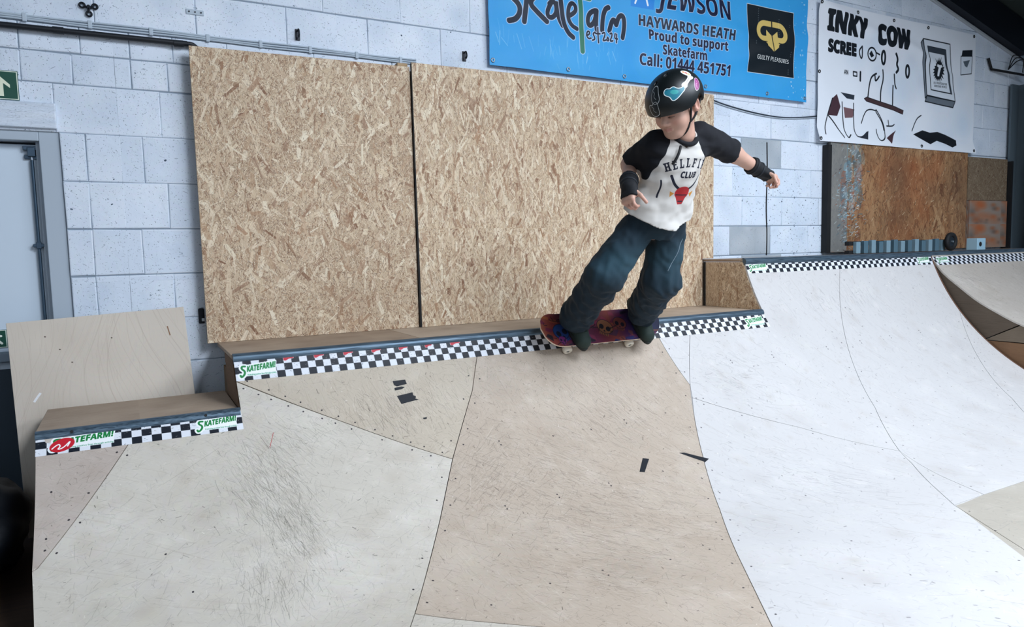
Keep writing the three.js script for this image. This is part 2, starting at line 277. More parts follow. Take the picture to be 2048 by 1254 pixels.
// other walls, floor and roof
{
  const wm = mat({ color: 0xc4ced6, roughness: 0.85 });
  for (const [n, g, l] of [['wall_left', bx(EAVE_L - 0.2, EAVE_L, 0, EAVE_Y + 0.1, -0.2, FRONT + 0.2), 'pale painted side wall far to the left'], ['wall_right', bx(EAVE_R, EAVE_R + 0.2, 0, EAVE_Y + 0.1, -0.2, FRONT + 0.2), 'grey side wall under the low eave on the right']]) {
    const o = solo(n, g, n === 'wall_right' ? mat({ color: 0x7d8b94, roughness: 0.85, bumpMap: wallBump, bumpScale: 0.004 }) : wm, l, 'wall'); o.userData.kind = 'structure';
  }
  const s = new THREE.Shape(); s.moveTo(EAVE_L, 0); s.lineTo(EAVE_R, 0); s.lineTo(EAVE_R, EAVE_Y); s.lineTo(RIDGE, roofY(RIDGE)); s.lineTo(EAVE_L, EAVE_Y); s.closePath();
  const g = new THREE.ExtrudeGeometry(s, { depth: 0.2, bevelEnabled: false }); g.translate(0, 0, FRONT);
  const wf = solo('wall_front', g, wm, 'pale painted gable wall behind the photographer', 'wall'); wf.userData.kind = 'structure';
  const fl = solo('floor', bx(EAVE_L, EAVE_R, -0.15, -0.014, -0.0, FRONT), mat({ color: 0x5d4a3b, roughness: 0.8, map: tex(canvas(512, 512, (ctx, w, h) => { ctx.fillStyle = '#b9a692'; ctx.fillRect(0, 0, w, h); for (let i = 0; i < 900; i++) { ctx.fillStyle = rgba([70, 52, 40], rr(0.05, 0.2)); ctx.fillRect(rr(0, w), rr(0, h), rr(20, 160), rr(0.6, 2)); } }), { repeat: [3, 3] }) }), 'brown timber floor beside the ramp', 'floor'); fl.userData.kind = 'structure';
  const roof = structure('ceiling', 'dark sheeted pitched roof with steel purlins', 'roof');
  const rm = mat({ color: 0x2b3634, roughness: 0.85 });
  for (const [xa, xb] of [[RIDGE, EAVE_R], [EAVE_L, RIDGE]]) {
    const sh = new THREE.Shape(); const e0 = xa === RIDGE ? 0 : -0.3, e1 = xa === RIDGE ? 0.3 : 0;
    const ya = xa === RIDGE ? roofY(RIDGE) : EAVE_Y, yb = xa === RIDGE ? EAVE_Y : roofY(RIDGE), sl = (yb - ya) / (xb - xa);
    sh.moveTo(xa + e0, ya + e0 * sl); sh.lineTo(xb + e1, yb + e1 * sl); sh.lineTo(xb + e1, yb + e1 * sl + 0.12); sh.lineTo(xa + e0, ya + e0 * sl + 0.12); sh.closePath();
    const q = new THREE.ExtrudeGeometry(sh, { depth: FRONT + 0.6, bevelEnabled: false }); q.translate(0, 0, -0.3);
    part('roof_slope', q, rm, roof);
  }
  for (let i = 0; i < 7; i++) { const x = 2.9 + i * 0.85, y = roofY(x) - 0.07; part('purlin', bx(x - 0.03, x + 0.03, y - 0.07, y + 0.07, 0.32, FRONT - 0.02), M.steelDark, roof); }
  // steel rafter and post standing against the gable
  const raf = structure('trim_2', 'dark steel rafter running down the head of the gable wall', 'rafter');
  const q = bx(0, 6.55, -0.32, -0.02, 0.012, 0.09); q.rotateZ(-ROOF_A); q.translate(RIDGE, roofY(RIDGE), 0.005); part('rafter', q, M.steelDark, raf);
  const post = structure('trim_3', 'grey steel post in the right corner of the room', 'post');
  part('post', merge([bx(8.02, 8.3, 0, 2.78, 0.03, 0.05), bx(8.02, 8.3, 0, 2.78, 0.23, 0.25), bx(8.15, 8.17, 0, 2.78, 0.05, 0.23)]), mat({ color: 0x56646c, roughness: 0.6 }), post);
  const tr = structure('trim_4', 'pale cement fillet along the sloping head of the gable', 'trim');
  const t = bx(1.0, 6.55, -0.35, -0.322, 0, 0.024, 0.006); t.rotateZ(-ROOF_A); t.translate(RIDGE, roofY(RIDGE), -0.004); part('fillet', t, mat({ color: 0xaeb4b8, roughness: 0.9 }), tr);
}
// roof lights
ROOF_LIGHTS.forEach(([x, z, w, d, I], i) => {
  const side = x > RIDGE ? -1 : 1, y = roofY(x) - 0.03;
  const a = x > RIDGE ? -ROOF_A : Math.atan((roofY(RIDGE) - EAVE_Y) / (RIDGE - EAVE_L));
  const t = thing('roof_light', ['translucent roof light panel over the tall ramp end', 'translucent roof light panel behind the photographer, right of the ridge', 'translucent roof light panel near the front right corner', 'translucent roof light panel far back left'][i], 'roof light', [x, y - 0.16, z]);
  t.rotation.z = a;
  part('panel', bx(-w / 2, w / 2, 0, 0.012, -d / 2, d / 2), new THREE.MeshStandardMaterial({ color: 0xe8eef2, emissive: 0xeaf3ff, emissiveIntensity: 1.2, roughness: 0.6 }), t);
  part('frame', merge([bx(-w / 2 - 0.05, -w / 2, -0.02, 0.1, -d / 2, d / 2), bx(w / 2, w / 2 + 0.05, -0.02, 0.1, -d / 2, d / 2), bx(-w / 2, w / 2, -0.02, 0.1, -d / 2 - 0.05, -d / 2), bx(-w / 2, w / 2, -0.02, 0.1, d / 2, d / 2 + 0.05)]), M.steelDark, t);
  const L = new THREE.RectAreaLight(LIGHT_COLOR, I, w, d); L.name = 'roof_light_glow'; L.rotation.x = -Math.PI / 2; L.position.y = -0.012; t.add(L);
});

// ---------------------------------------------------------------- the ramp: one transition of radius R, cut at three heights
const R = 1.64, Z0 = 2.036;
const sAt = (h) => R * Math.acos(1 - h / R);
const YA = 0.55, YB = 0.765, YC = 1.11, SA = sAt(YA), SB = sAt(YB), SC = sAt(YC);
const XA = -0.355, XB = 0.385, XC = 3.76, XD = 5.94;
function onRamp(x, s, off = 0) {                       // point at x, arc length s up the transition, raised by off
  if (s < 0) return V(x, off, Z0 - s);
  const p = s / R; return V(x, R - (R - off) * Math.cos(p), Z0 - (R - off) * Math.sin(p));
}
const rampN = (s) => (s < 0 ? V(0, 1, 0) : V(0, Math.cos(s / R), Math.sin(s / R)));
// a bent sheet with thickness: polygon in (x, s)
function sheetGeo(pts, map, th, off, gap, uvRect, step = 0.07) {
  const n0 = pts.length; let area = 0;
  pts.forEach((p, i) => { const q = pts[(i + 1) % n0]; area += p[0] * q[1] - q[0] * p[1]; });
  if (area < 0) pts = pts.slice().reverse();
  const n = pts.length, ins = pts.map((p, i) => {      // inset by the gap
    const a = pts[(i + n - 1) % n], b = pts[(i + 1) % n];
    const e1 = [p[0] - a[0], p[1] - a[1]], e2 = [b[0] - p[0], b[1] - p[1]], l1 = Math.hypot(...e1), l2 = Math.hypot(...e2);
    const n1 = [-e1[1] / l1, e1[0] / l1], n2 = [-e2[1] / l2, e2[0] / l2], k = 1 + n1[0] * n2[0] + n1[1] * n2[1];
    return [p[0] + gap * (n1[0] + n2[0]) / Math.max(k, 0.3), p[1] + gap * (n1[1] + n2[1]) / Math.max(k, 0.3)];
  });
  const P = [], N = [], UV = [], [u0, v0, u1, v1] = uvRect;
  const put = (x, s, o, nn) => { const p = map(x, s, o); P.push(p.x, p.y, p.z); N.push(nn.x, nn.y, nn.z); UV.push((x - u0) / (u1 - u0), (s - v0) / (v1 - v0)); };
  const nrm = (x, s) => { const a = map(x, s, 0), b = map(x, s, 0.01); return b.sub(a).normalize(); };
  const lo = Math.min(...ins.map((p) => p[1])), hi = Math.max(...ins.map((p) => p[1])), m = Math.max(1, Math.ceil((hi - lo) / step));
  const cut = (q, f) => { const out = []; q.forEach((p, i) => { const r = q[(i + 1) % q.length], a = f(p), b = f(r); if (a >= 0) out.push(p); if ((a >= 0) !== (b >= 0)) { const t = a / (a - b); out.push([lerp(p[0], r[0], t), lerp(p[1], r[1], t)]); } }); return out; };
  for (let i = 0; i < m; i++) {
    const a = lo + (hi - lo) * i / m, b = lo + (hi - lo) * (i + 1) / m, q = cut(cut(ins, (p) => p[1] - a), (p) => b - p[1]);
    if (q.length < 3) continue;
    const c = q.map((p) => new THREE.Vector2(p[0], p[1]));
    for (const f of THREE.ShapeUtils.triangulateShape(c, [])) {
      let f2 = f; const [A, B, Cc] = f.map((j) => c[j]); if ((B.x - A.x) * (Cc.y - A.y) - (B.y - A.y) * (Cc.x - A.x) < 0) f2 = [f[0], f[2], f[1]];
      for (const j of f2) put(c[j].x, c[j].y, off, nrm(c[j].x, c[j].y));
      for (const j of [f2[0], f2[2], f2[1]]) put(c[j].x, c[j].y, off - th, nrm(c[j].x, c[j].y).negate());
    }
  }
  ins.forEach((p, i) => {                              // edges
    const q = ins[(i + 1) % n], L = Math.hypot(q[0] - p[0], q[1] - p[1]), k = Math.max(1, Math.ceil(L / step));
    for (let j = 0; j < k; j++) {
      const a = [lerp(p[0], q[0], j / k), lerp(p[1], q[1], j / k)], b = [lerp(p[0], q[0], (j + 1) / k), lerp(p[1], q[1], (j + 1) / k)];
      const A = map(a[0], a[1], off), B = map(b[0], b[1], off), nn = nrm(a[0], a[1]), e = B.clone().sub(A).cross(nn).normalize();
      put(...a, off, e); put(...a, off - th, e); put(...b, off - th, e); put(...a, off, e); put(...b, off - th, e); put(...b, off, e);
    }
  });
  const g = new THREE.BufferGeometry();
  g.setAttribute('position', new THREE.Float32BufferAttribute(P, 3)); g.setAttribute('normal', new THREE.Float32BufferAttribute(N, 3)); g.setAttribute('uv', new THREE.Float32BufferAttribute(UV, 2));
  return g;
}
const seamS = [[2.794, 1.523], [2.822, 1.175], [2.695, 0.964], [2.520, 0.681], [2.258, 0.281], [2.014, -0.056], [1.712, -0.488]];
const seam24 = [[1.234, 0.955], [1.046, 0.631], [0.892, 0.378], [0.762, 0.165]];
const seam23 = [[0.388, 1.523], [0.813, 1.245], [1.234, 0.955]];
const seam34 = [[1.568, 1.523], [1.479, 1.333], [1.234, 0.955]];
const seam1 = [[-0.046, 1.285], [-0.33, 0.80]];
const seam78 = [[4.745, SC], [4.729, 1.918], [4.301, 1.205], [4.037, 0.767], [3.707, 0.370]];
const seam710 = [[2.774, 1.085], [3.309, 0.731], [3.707, 0.370]];
const seam89 = [[5.934, 1.488], [5.771, 1.253], [5.434, 0.784], [5.302, 0.585], [5.0, 0.28], [4.6, -0.12]];
const ramp = thing('skate_ramp', 'long plywood quarter pipe with stepped decks along the block wall', 'ramp');
const INK = [58, 50, 44];
// three painted-on surfaces, each for its own stretch of the ramp
const texL = { x0: -0.4, s0: -0.6, x1: 1.36, s1: 1.56 }, texM = { x0: 0.34, s0: -0.62, x1: 2.9, s1: 1.70 }, texR = { x0: 1.6, s0: -1.3, x1: 6.0, s1: 2.08 };
const rect = (t) => [t.x0, t.s0, t.x1, t.s1];
const rampMat = (t, px, o) => { const k = px / (t.x1 - t.x0), h = Math.round((t.s1 - t.s0) * k); return mat({ map: tex(rampCanvas(px, h, t.x0, t.s1, k, o), { clamp: true }), roughness: 0.58 }); };
M.sheetL = rampMat(texL, 1660, {
  base: [200, 193, 180], fills: [[[[-0.4, 1.4], [-0.046, 1.4], [-0.046, 1.285], [-0.33, 0.8], [-0.4, 0.7]], [184, 171, 160]]], ink: [60, 58, 50], grain: 700, grainDir: 0.5, scratches: 4600, scuffDir: -0.7, pits: 260,
  scuffs: [[0.42, 1.02, 0.12, 0.20, 420, 1.15], [0.50, 0.78, 0.09, 0.22, 320, 1.35], [0.36, 0.52, 0.14, 0.2, 170, 1.6], [0.62, 1.22, 0.2, 0.12, 120, 0.9]],
  screws: [...screwsAlong(seam1, 0.16, 0.02), ...screwsAlong(seam24, 0.17, 0.03), [-0.3, 1.12], [-0.31, 0.92], [0.05, 0.75], [0.12, 0.55], ...screwsAlong(seam23, 0.075, 0.02)],
  marks: [[[[0.50, 1.245], [0.475, 1.175]], 'rgba(170,34,40,0.7)', 2.2], [[[0.445, 1.235], [0.47, 1.17]], 'rgba(60,40,40,0.6)', 1.4]],
});
M.sheetM = rampMat(texM, 2048, {
  base: [185, 170, 153], fills: [[[[0.34, 1.7], [1.6, 1.7], ...seam34.slice(1), ...seam23.slice(0, 2).reverse(), [0.34, 1.55]], [190, 178, 160]]], ink: INK, grain: 800, grainDir: 1.5, scratches: 9000, scuffDir: 0.95, pits: 520,
  scuffs: [[1.6, 0.75, 0.4, 0.35, 500, 0.7], [1.9, 0.4, 0.35, 0.3, 400, 0.75], [1.35, 0.8, 0.2, 0.25, 240, -0.6], [2.2, 1.1, 0.3, 0.25, 300, 1.1], [1.5, 0.2, 0.3, 0.25, 260, 0.85], [1.05, 1.3, 0.3, 0.12, 240, 1.3]],
  screws: [...screwsAlong(seam34, 0.16, 0.03), ...screwsAlong(seam24, 0.15, 0.03), ...screwsAlong(seamS, 0.19, 0.035), ...screwsAlong([[0.9, 0.12], [2.1, 0.05]], 0.22, 0.02), ...screwsAlong(seam23, 0.09, 0.02), ...screwsAlong([[1.2, 0.62], [2.4, 0.62]], 0.28, 0.01), ...screwsAlong([[1.35, 1.0], [2.7, 1.0]], 0.3, 0.012)],
});
M.sheetR = rampMat(texR, 2048, {
  base: [203, 201, 199], fills: [[[[3.3, -0.2], [3.489, -0.189], [4.4, -0.189], [4.6, -1.3], [2.4, -1.3], [3.237, -0.2]], [176, 169, 156]]], ink: [104, 100, 102], grain: 600, grainDir: 1.0, scratches: 6000, scuffDir: 0.9, pits: 300,
  scuffs: [[2.9, 0.3, 0.4, 0.3, 220, 0.9], [4.6, 1.7, 0.4, 0.1, 90, 1.3], [3.2, 1.2, 0.3, 0.2, 110, 0.5]],
  screws: [...screwsAlong(seam78, 0.2, 0.045), ...screwsAlong(seam710, 0.2, 0.025), ...screwsAlong(seamS, 0.22, 0.03), ...screwsAlong(seam89, 0.2, 0.04), ...screwsAlong([[3.0, 1.3], [3.9, 1.3], [5.4, 1.35]], 0.4, 0.01), ...screwsAlong([[3.7, 0.37], [3.489, -0.189]], 0.2, 0.03), ...screwsAlong([[3.237, -0.192], [2.7, -0.9]], 0.2, 0.03), [2.75, 0.22], [2.5, -0.2]],
});
const G = 0.0016, TH = 0.012;
const sheet = (pts, m, t, label) => part('ramp_sheet', sheetGeo(pts, onRamp, TH, 0, G, rect(t)), m, ramp, label);
sheet([[XA, SA], [-0.046, SA], [-0.046, 1.285], [-0.33, 0.80], [-0.345, 0.79], [-0.35, 1.1]], M.sheetL, texL, 'pinkish grey corner sheet at the low end');
sheet([[-0.046, SA], [XB, SA], [XB, 1.523], [0.813, 1.245], [1.234, 0.955], ...seam24.slice(1), [0.5, -0.25], [0.3, -0.6], [-0.262, -0.6], [-0.30, 0.1], [-0.325, 0.557], [-0.345, 0.79], [-0.33, 0.80], [-0.046, 1.285]], M.sheetL, texL, 'large pale sheet with black scuffs');
sheet([[XB, SB], [1.568, SB], ...seam34, [0.813, 1.245], [0.388, 1.523]], M.sheetM, texM, 'beige wedge shaped sheet');
sheet([[1.568, SB], [2.794, SB], ...seamS, [1.65, -0.575], [1.162, -0.173], [0.762, 0.165], ...seam24.slice(0, 3).reverse(), [1.479, 1.333], [1.568, 1.523]], M.sheetM, texM, 'large tan scratched sheet in the middle');
sheet([[0.762, 0.165], [1.162, -0.173], [1.65, -0.575], [1.5, -0.8], [0.3, -0.6], [0.5, -0.25]], M.sheetL, texL, 'narrow pale strip at the foot');
sheet([[2.794, SB], [3.045, SB], [3.037, 1.515], [2.822, 1.175], [2.794, 1.523]], M.sheetR, texR);
sheet([[3.045, SB], [XC, SB], [XC, SC], [4.745, SC], ...seam78.slice(1), ...seam710.slice(0, 2).reverse(), [2.822, 1.175], [3.037, 1.515]], M.sheetR, texR, 'white sheet below the raised deck');
sheet([[4.745, SC], [XD, SC], [XD, 1.49], ...seam89.slice(1), [4.3, -0.189], [3.489, -0.189], [3.707, 0.370], ...seam78.slice(1, 4).reverse()], M.sheetR, texR);
sheet([[XD, 1.49], [XD, -0.12], [4.6, -0.12], ...seam89.slice(1, 5).reverse()], M.sheetR, texR);
sheet([[2.774, 1.085], [3.309, 0.731], [3.707, 0.370], [3.618, 0.241], [3.237, -0.192], [2.982, -0.598], [2.6, -1.2], [1.3, -1.2], [1.65, -0.575], ...seamS.slice(2).reverse()], M.sheetR, texR, 'broad white sheet at the lower right');
sheet([[3.707, 0.370], [3.489, -0.189], [3.237, -0.192], [3.618, 0.241]], M.sheetR, texR);
sheet([[3.489, -0.189], [4.3, -0.189], [4.4, -1.2], [2.6, -1.2], [2.982, -0.598], [3.237, -0.192]], M.sheetR, texR, 'beige floor sheet at the right edge');
sheet([[2.774, 1.085], [2.822, 1.175], [2.695, 0.964]], M.sheetR, texR);

// decks, their edges and coping
const deckCanvas = canvas(1024, 512, (ctx, w, h) => {
  ctx.fillStyle = '#b9ab9b'; ctx.fillRect(0, 0, w, h); blotch(ctx, w, h, 60, [120, 104, 90], 0.05, 0.16, 30, 140); blotch(ctx, w, h, 50, [214, 204, 190], 0.05, 0.2, 30, 120);
  for (let i = 0; i < 2200; i++) { ctx.fillStyle = rgba(rnd() < 0.7 ? [86, 70, 58] : [226, 216, 200], rr(0.04, 0.2)); ctx.fillRect(rr(0, w), rr(0, h), rr(10, 120), rr(0.6, 1.8)); }
});
const deckTex = tex(deckCanvas, { repeat: [0.9, 1.6] });
M.deckOld = mat({ map: deckTex, color: 0xe6dcd2, roughness: 0.7 }); M.deckLight = mat({ map: deckTex, color: 0xfffaf4, roughness: 0.65 });
M.coping = mat({ color: 0x8b9aa4, metalness: 0.55, roughness: 0.42, map: tex(canvas(1024, 128, (ctx, w, h) => { ctx.fillStyle = '#9fb0bd'; ctx.fillRect(0, 0, w, h); for (let i = 0; i < 1600; i++) { ctx.fillStyle = rgba(rnd() < 0.5 ? [40, 54, 66] : [226, 236, 242], rr(0.08, 0.4)); ctx.fillRect(rr(0, w), rr(0, h), rr(6, 70), rr(1, 5)); } }), { repeat: [3, 1] }) });
const zA = onRamp(0, SA).z, zB = onRamp(0, SB).z, zC = onRamp(0, SC).z;
function deck(x0, x1, y, z0, z1, m, label) { const g = bx(x0 + G, x1 - G, y - 0.018, y, z0, z1, 0.003); const p = g.attributes.position, u = g.attributes.uv; for (let i = 0; i < p.count; i++) u.setXY(i, p.getX(i), p.getZ(i)); return part('deck_board', g, m, ramp, label); }
function coping(x0, x1, y, z, label) {
  const c = part('coping', rod([x0, y - 0.019, z - 0.006], [x1, y - 0.019, z - 0.006], 0.027, 20), M.coping, ramp, label);
  return c;
}
deck(XA - 0.005, XB - 0.004, YA, 0.30, zA - 0.012, M.deckOld, 'worn brown low deck'); const copA = coping(XA, XB - 0.002, YA, zA);
for (const x of [-0.235, 0.245]) part('bolt_hole', rod([x, YA - 0.006, zA + 0.014], [x, YA - 0.004, zA + 0.0185], 0.006, 10), M.black, copA);
deck(XB - 0.005, 1.31, YB, 0.055, zB - 0.012, M.deckOld, 'worn brown middle deck board'); deck(1.31, XC - 0.004, YB, 0.055, zB - 0.012, M.deckLight); coping(XB, XC - 0.003, YB, zB);
deck(XC - 0.004, XD, YC, 0.055, zC - 0.012, M.deckOld); coping(XC, XD, YC, zC);
// side cheeks: vertical boards cut to the transition
function cheek(x, yLo, yHi, zBack, m, name, th = 0.018, zCut) {
  const s = new THREE.Shape(), pts = [[zBack, yLo]], lo = R * Math.acos(1 - yLo / R), hi = R * Math.acos(1 - yHi / R);
  for (let i = 0; i <= 12; i++) { const p = onRamp(0, lerp(lo, hi, i / 12), -TH - 0.001); pts.push([Math.min(p.z, zCut ?? 99), p.y]); }
  pts.push([zBack, yHi - 0.02]);
  pts.forEach((p, i) => (i ? s.lineTo(p[0], Math.min(p[1], yHi - 0.02)) : s.moveTo(p[0], p[1])));
  s.closePath();
  const g = new THREE.ExtrudeGeometry(s, { depth: th, bevelEnabled: false });
  g.applyMatrix4(new THREE.Matrix4().makeBasis(V(0, 0, 1), V(0, 1, 0), V(-1, 0, 0))); g.translate(x + th, 0, 0);
  return part(name, g, m, ramp);
}
const osbPal = [[234, 216, 188], [212, 188, 156], [242, 228, 202], [180, 144, 112], [206, 182, 152], [160, 122, 92], [226, 204, 172], [140, 102, 76]];
const osbA = osbCanvas(1900, 1900, 1260, { base: [202, 178, 148], pal: osbPal, spread: 1.0, fine: 46000, flakes: 1500, over: 14000, big: [0.04, 0.13, 0.007, 0.03] });
const osbB = osbCanvas(1900, 1900, 1260, { base: [208, 184, 152], pal: osbPal, spread: 0.7, fine: 36000, flakes: 3600, over: 11000, big: [0.035, 0.12, 0.006, 0.024] });
const RP = [1 / 1.5, 1 / 1.5];
M.osbA = mat({ map: tex(osbA, { repeat: RP }), roughness: 0.68 }); M.osbB = mat({ map: tex(osbB, { repeat: RP, offset: [0.3, 0.1] }), roughness: 0.68 });
M.osbC = mat({ map: tex(osbB, { repeat: RP, offset: [0.1, 0.4] }), roughness: 0.68 }); M.osbD = mat({ map: tex(osbA, { repeat: RP, offset: [0.6, 0.2] }), roughness: 0.68 });
M.plyEdge = mat({ map: deckTex, color: 0xcbb08e, roughness: 0.75 }); M.timber = mat({ map: deckTex, color: 0x9a7f64, roughness: 0.8 });
cheek(XA + 0.07, 0.0, YA, 0.38, M.timber, 'side_panel');
cheek(XB - 0.002, YA, YB, 0.40, M.timber, 'side_panel');
part('side_board', bx(XB + 0.02, XB + 0.038, 0.3, 0.645, 0.07, 0.398), M.plyEdge, ramp);
part('frame_rail', bx(XB + 0.004, XB + 0.04, 0.69, 0.745, 0.30, 0.40), M.timber, ramp);
part('frame_post', bx(XB + 0.0, XB + 0.035, 0.0, 0.74, 0.355, 0.398), M.timber, ramp);
cheek(XC - 0.002, YB, YC, 0.245, M.osbD, 'side_panel');
part('side_panel', bx(XC - 0.003, XC + 0.015, YB + 0.001, YC - 0.02, 0.06, 0.243), M.osbC, ramp);
part('edge_trim', bx(XC - 0.012, XC - 0.003, YB + 0.001, YC - 0.019, 0.105, 0.118), M.black, ramp);
{ const g = sheetGeo([[XD, 0.3], [XD + 0.012, 0.3], [XD + 0.012, SC], [XD, SC]], onRamp, 0.03, 0.002, 0, [0, 0, 1, 1]); part('edge_strip', g, mat({ color: 0x6a4a38, roughness: 0.8 }), ramp); }

// chequered tape under each coping
function logo(ctx, x, y, w, h, rot = 0) {              // white sticker, green lettering
  ctx.save(); ctx.translate(x, y); ctx.rotate(rot); const f = h * 0.5;
  ctx.font = `bold ${f}px sans-serif`; const tw = ctx.measureText('KATEFARM!').width, k = w * 0.82 / tw;
  const sPts = [[0.13, 0.16], [0.05, 0.12], [0.02, 0.3], [0.11, 0.44], [0.1, 0.66], [0.0, 0.86], [-0.02, 0.72]].map(([a, b]) => [a * w, b * h]);
  const pass = (c, lw, fill) => {
    ctx.lineJoin = ctx.lineCap = 'round'; ctx.strokeStyle = c;
    smooth(ctx, sPts); ctx.lineWidth = h * 0.11 + lw; ctx.stroke();
    ctx.save(); ctx.translate(w * 0.15, h * 0.52); ctx.transform(k, -0.06, -0.16, 1, 0, 0); ctx.lineWidth = lw || 2; if (lw) ctx.strokeText('KATEFARM!', 0, 0); if (fill) { ctx.fillStyle = c; ctx.fillText('KATEFARM!', 0, 0); ctx.lineWidth = h * 0.03; ctx.strokeText('KATEFARM!', 0, 0); } ctx.restore();
  };
  ctx.fillStyle = '#f4f7f6'; ctx.fillRect(w * 0.12, h * 0.14, w * 0.86, h * 0.66);
  pass('#f4f7f6', h * 0.2, false); pass('#15803d', 0, true);
  ctx.fillStyle = '#2f8f66'; ctx.font = `bold ${h * 0.13}px sans-serif`; ctx.fillText('Promoting positive lives through activity', w * 0.17, h * 0.76, w * 0.8);
  ctx.restore();
}
const navy = [20, 27, 38], tapeW = [226, 230, 236];
function tape(x0, x1, s0, s1, px, o) {
  const len = x1 - x0, k = px / len, h = Math.max(60, Math.round((s1 - s0) * k)), sq = 0.0356 * k, rh = h / 3;
  const c = canvas(px, h, (ctx, w) => {
    ctx.fillStyle = rgba(tapeW); ctx.fillRect(0, 0, w, h);
    for (let i = -1; i < w / sq + 1; i++) for (let j = 0; j < 3; j++) if ((i + j) & 1) { ctx.fillStyle = rgba(navy); ctx.fillRect(i * sq, j * rh, sq, rh); }
    for (let i = 0; i < len * 260 * o.wear; i++) {      // scuffs that bare the tape
      const x = rr(0, w), y = rr(0, h) * (rnd() < 0.6 ? 0.6 : 1); ctx.fillStyle = rnd() < 0.55 ? rgba(navy, rr(0.2, 0.8)) : rgba([214, 206, 198], rr(0.3, 0.9)); ctx.save(); ctx.translate(x, y); ctx.rotate(rr(-0.5, 0.5)); ctx.fillRect(0, 0, rr(0.001, 0.008) * k, rr(0.0006, 0.002) * k); ctx.restore();
    }
    for (const [a, b] of o.red ?? []) { const x = (a - x0) * k, q = (b - a) * k; poly(ctx, [[x, 0], [x + q, 0], [x + q * 0.92, h * 0.12], [x + q * 0.5, h * 0.14], [x + q * 0.2, h * 0.22], [x, h * 0.2]], '#c22a3a'); ctx.strokeStyle = '#f0d9dc'; ctx.lineWidth = 1; ctx.stroke(); }
    for (const [a, b, d, e] of o.bare ?? []) poly(ctx, [[(a - x0) * k, h * d], [(b - x0) * k, h * d], [(b - x0 - 0.04) * k, h * e * 0.8], [(a - x0 + 0.01) * k, h * e]], 'rgb(196,186,176)');
    for (const [a, wd] of o.logos) logo(ctx, (a - x0) * k, h * 0.2, wd * k, h * 0.76);
    for (const [a, wd] of o.redLogo ?? []) { ctx.fillStyle = '#c8202f'; ctx.beginPath(); ctx.ellipse((a - x0 + wd / 2) * k, h * 0.6, wd * k / 2, h * 0.3, -0.35, 0, 7); ctx.fill(); ctx.strokeStyle = '#fff'; ctx.lineWidth = h * 0.05; smooth(ctx, [[0.1, 0.75], [0.35, 0.5], [0.45, 0.65], [0.3, 0.8], [0.55, 0.75], [0.85, 0.4], [0.7, 0.7]].map(([p, q]) => [(a - x0 + wd * p) * k, h * q])); ctx.stroke(); }
  });
  return part('checker_tape', sheetGeo([[x0, s0], [x1, s0], [x1, s1], [x0, s1]], onRamp, 0.0008, 0.0011, 0, [x0, s0, x1, s1]), mat({ map: tex(c, { clamp: true }), roughness: 0.42 }), ramp, 'black and white chequered tape with green lettering');
}
tape(XA + 0.002, XB, 1.283, 1.375, 1024, { wear: 2.2, bare: [[-0.33, -0.13, 0.05, 0.42]], logos: [[0.21, 0.155], [-0.30, 0.21]], redLogo: [[-0.31, 0.085]] });
tape(XB + 0.001, XC - 0.004, 1.523, 1.626, 2048, { wear: 2.4, logos: [[0.41, 0.155], [3.56, 0.16]], red: [[0.60, 0.65], [0.74, 0.79], [0.88, 0.93], [1.02, 1.07], [1.16, 1.21], [1.3, 1.34], [1.44, 1.5], [2.8, 2.84]] });
tape(XC + 0.002, XD - 0.002, 1.930, 2.016, 1536, { wear: 0.8, logos: [[3.79, 0.17], [5.74, 0.16]] });
// scraps of black gaffer tape
const scrap = (pts) => part('black_tape', sheetGeo(pts, onRamp, 0.0006, 0.0012, 0, [0, 0, 1, 1]), mat({ color: 0x11161f, roughness: 0.6 }), ramp, 'black tape scrap');
scrap([[1.086, 1.437], [1.150, 1.437], [1.152, 1.412], [1.10, 1.405], [1.088, 1.413]]);
scrap([[1.085, 1.398], [1.12, 1.402], [1.138, 1.396], [1.118, 1.386], [1.084, 1.384]]);
scrap([[1.086, 1.352], [1.168, 1.362], [1.166, 1.345], [1.178, 1.338], [1.172, 1.324], [1.188, 1.318], [1.096, 1.305]]);
scrap([[1.175, 1.212], [1.196, 1.213], [1.192, 1.203], [1.178, 1.203]]);
scrap([[2.176, 0.742], [2.206, 0.728], [2.118, 0.648], [2.094, 0.658]]);
scrap([[2.400, 0.728], [2.430, 0.722], [2.532, 0.645], [2.492, 0.628]]);

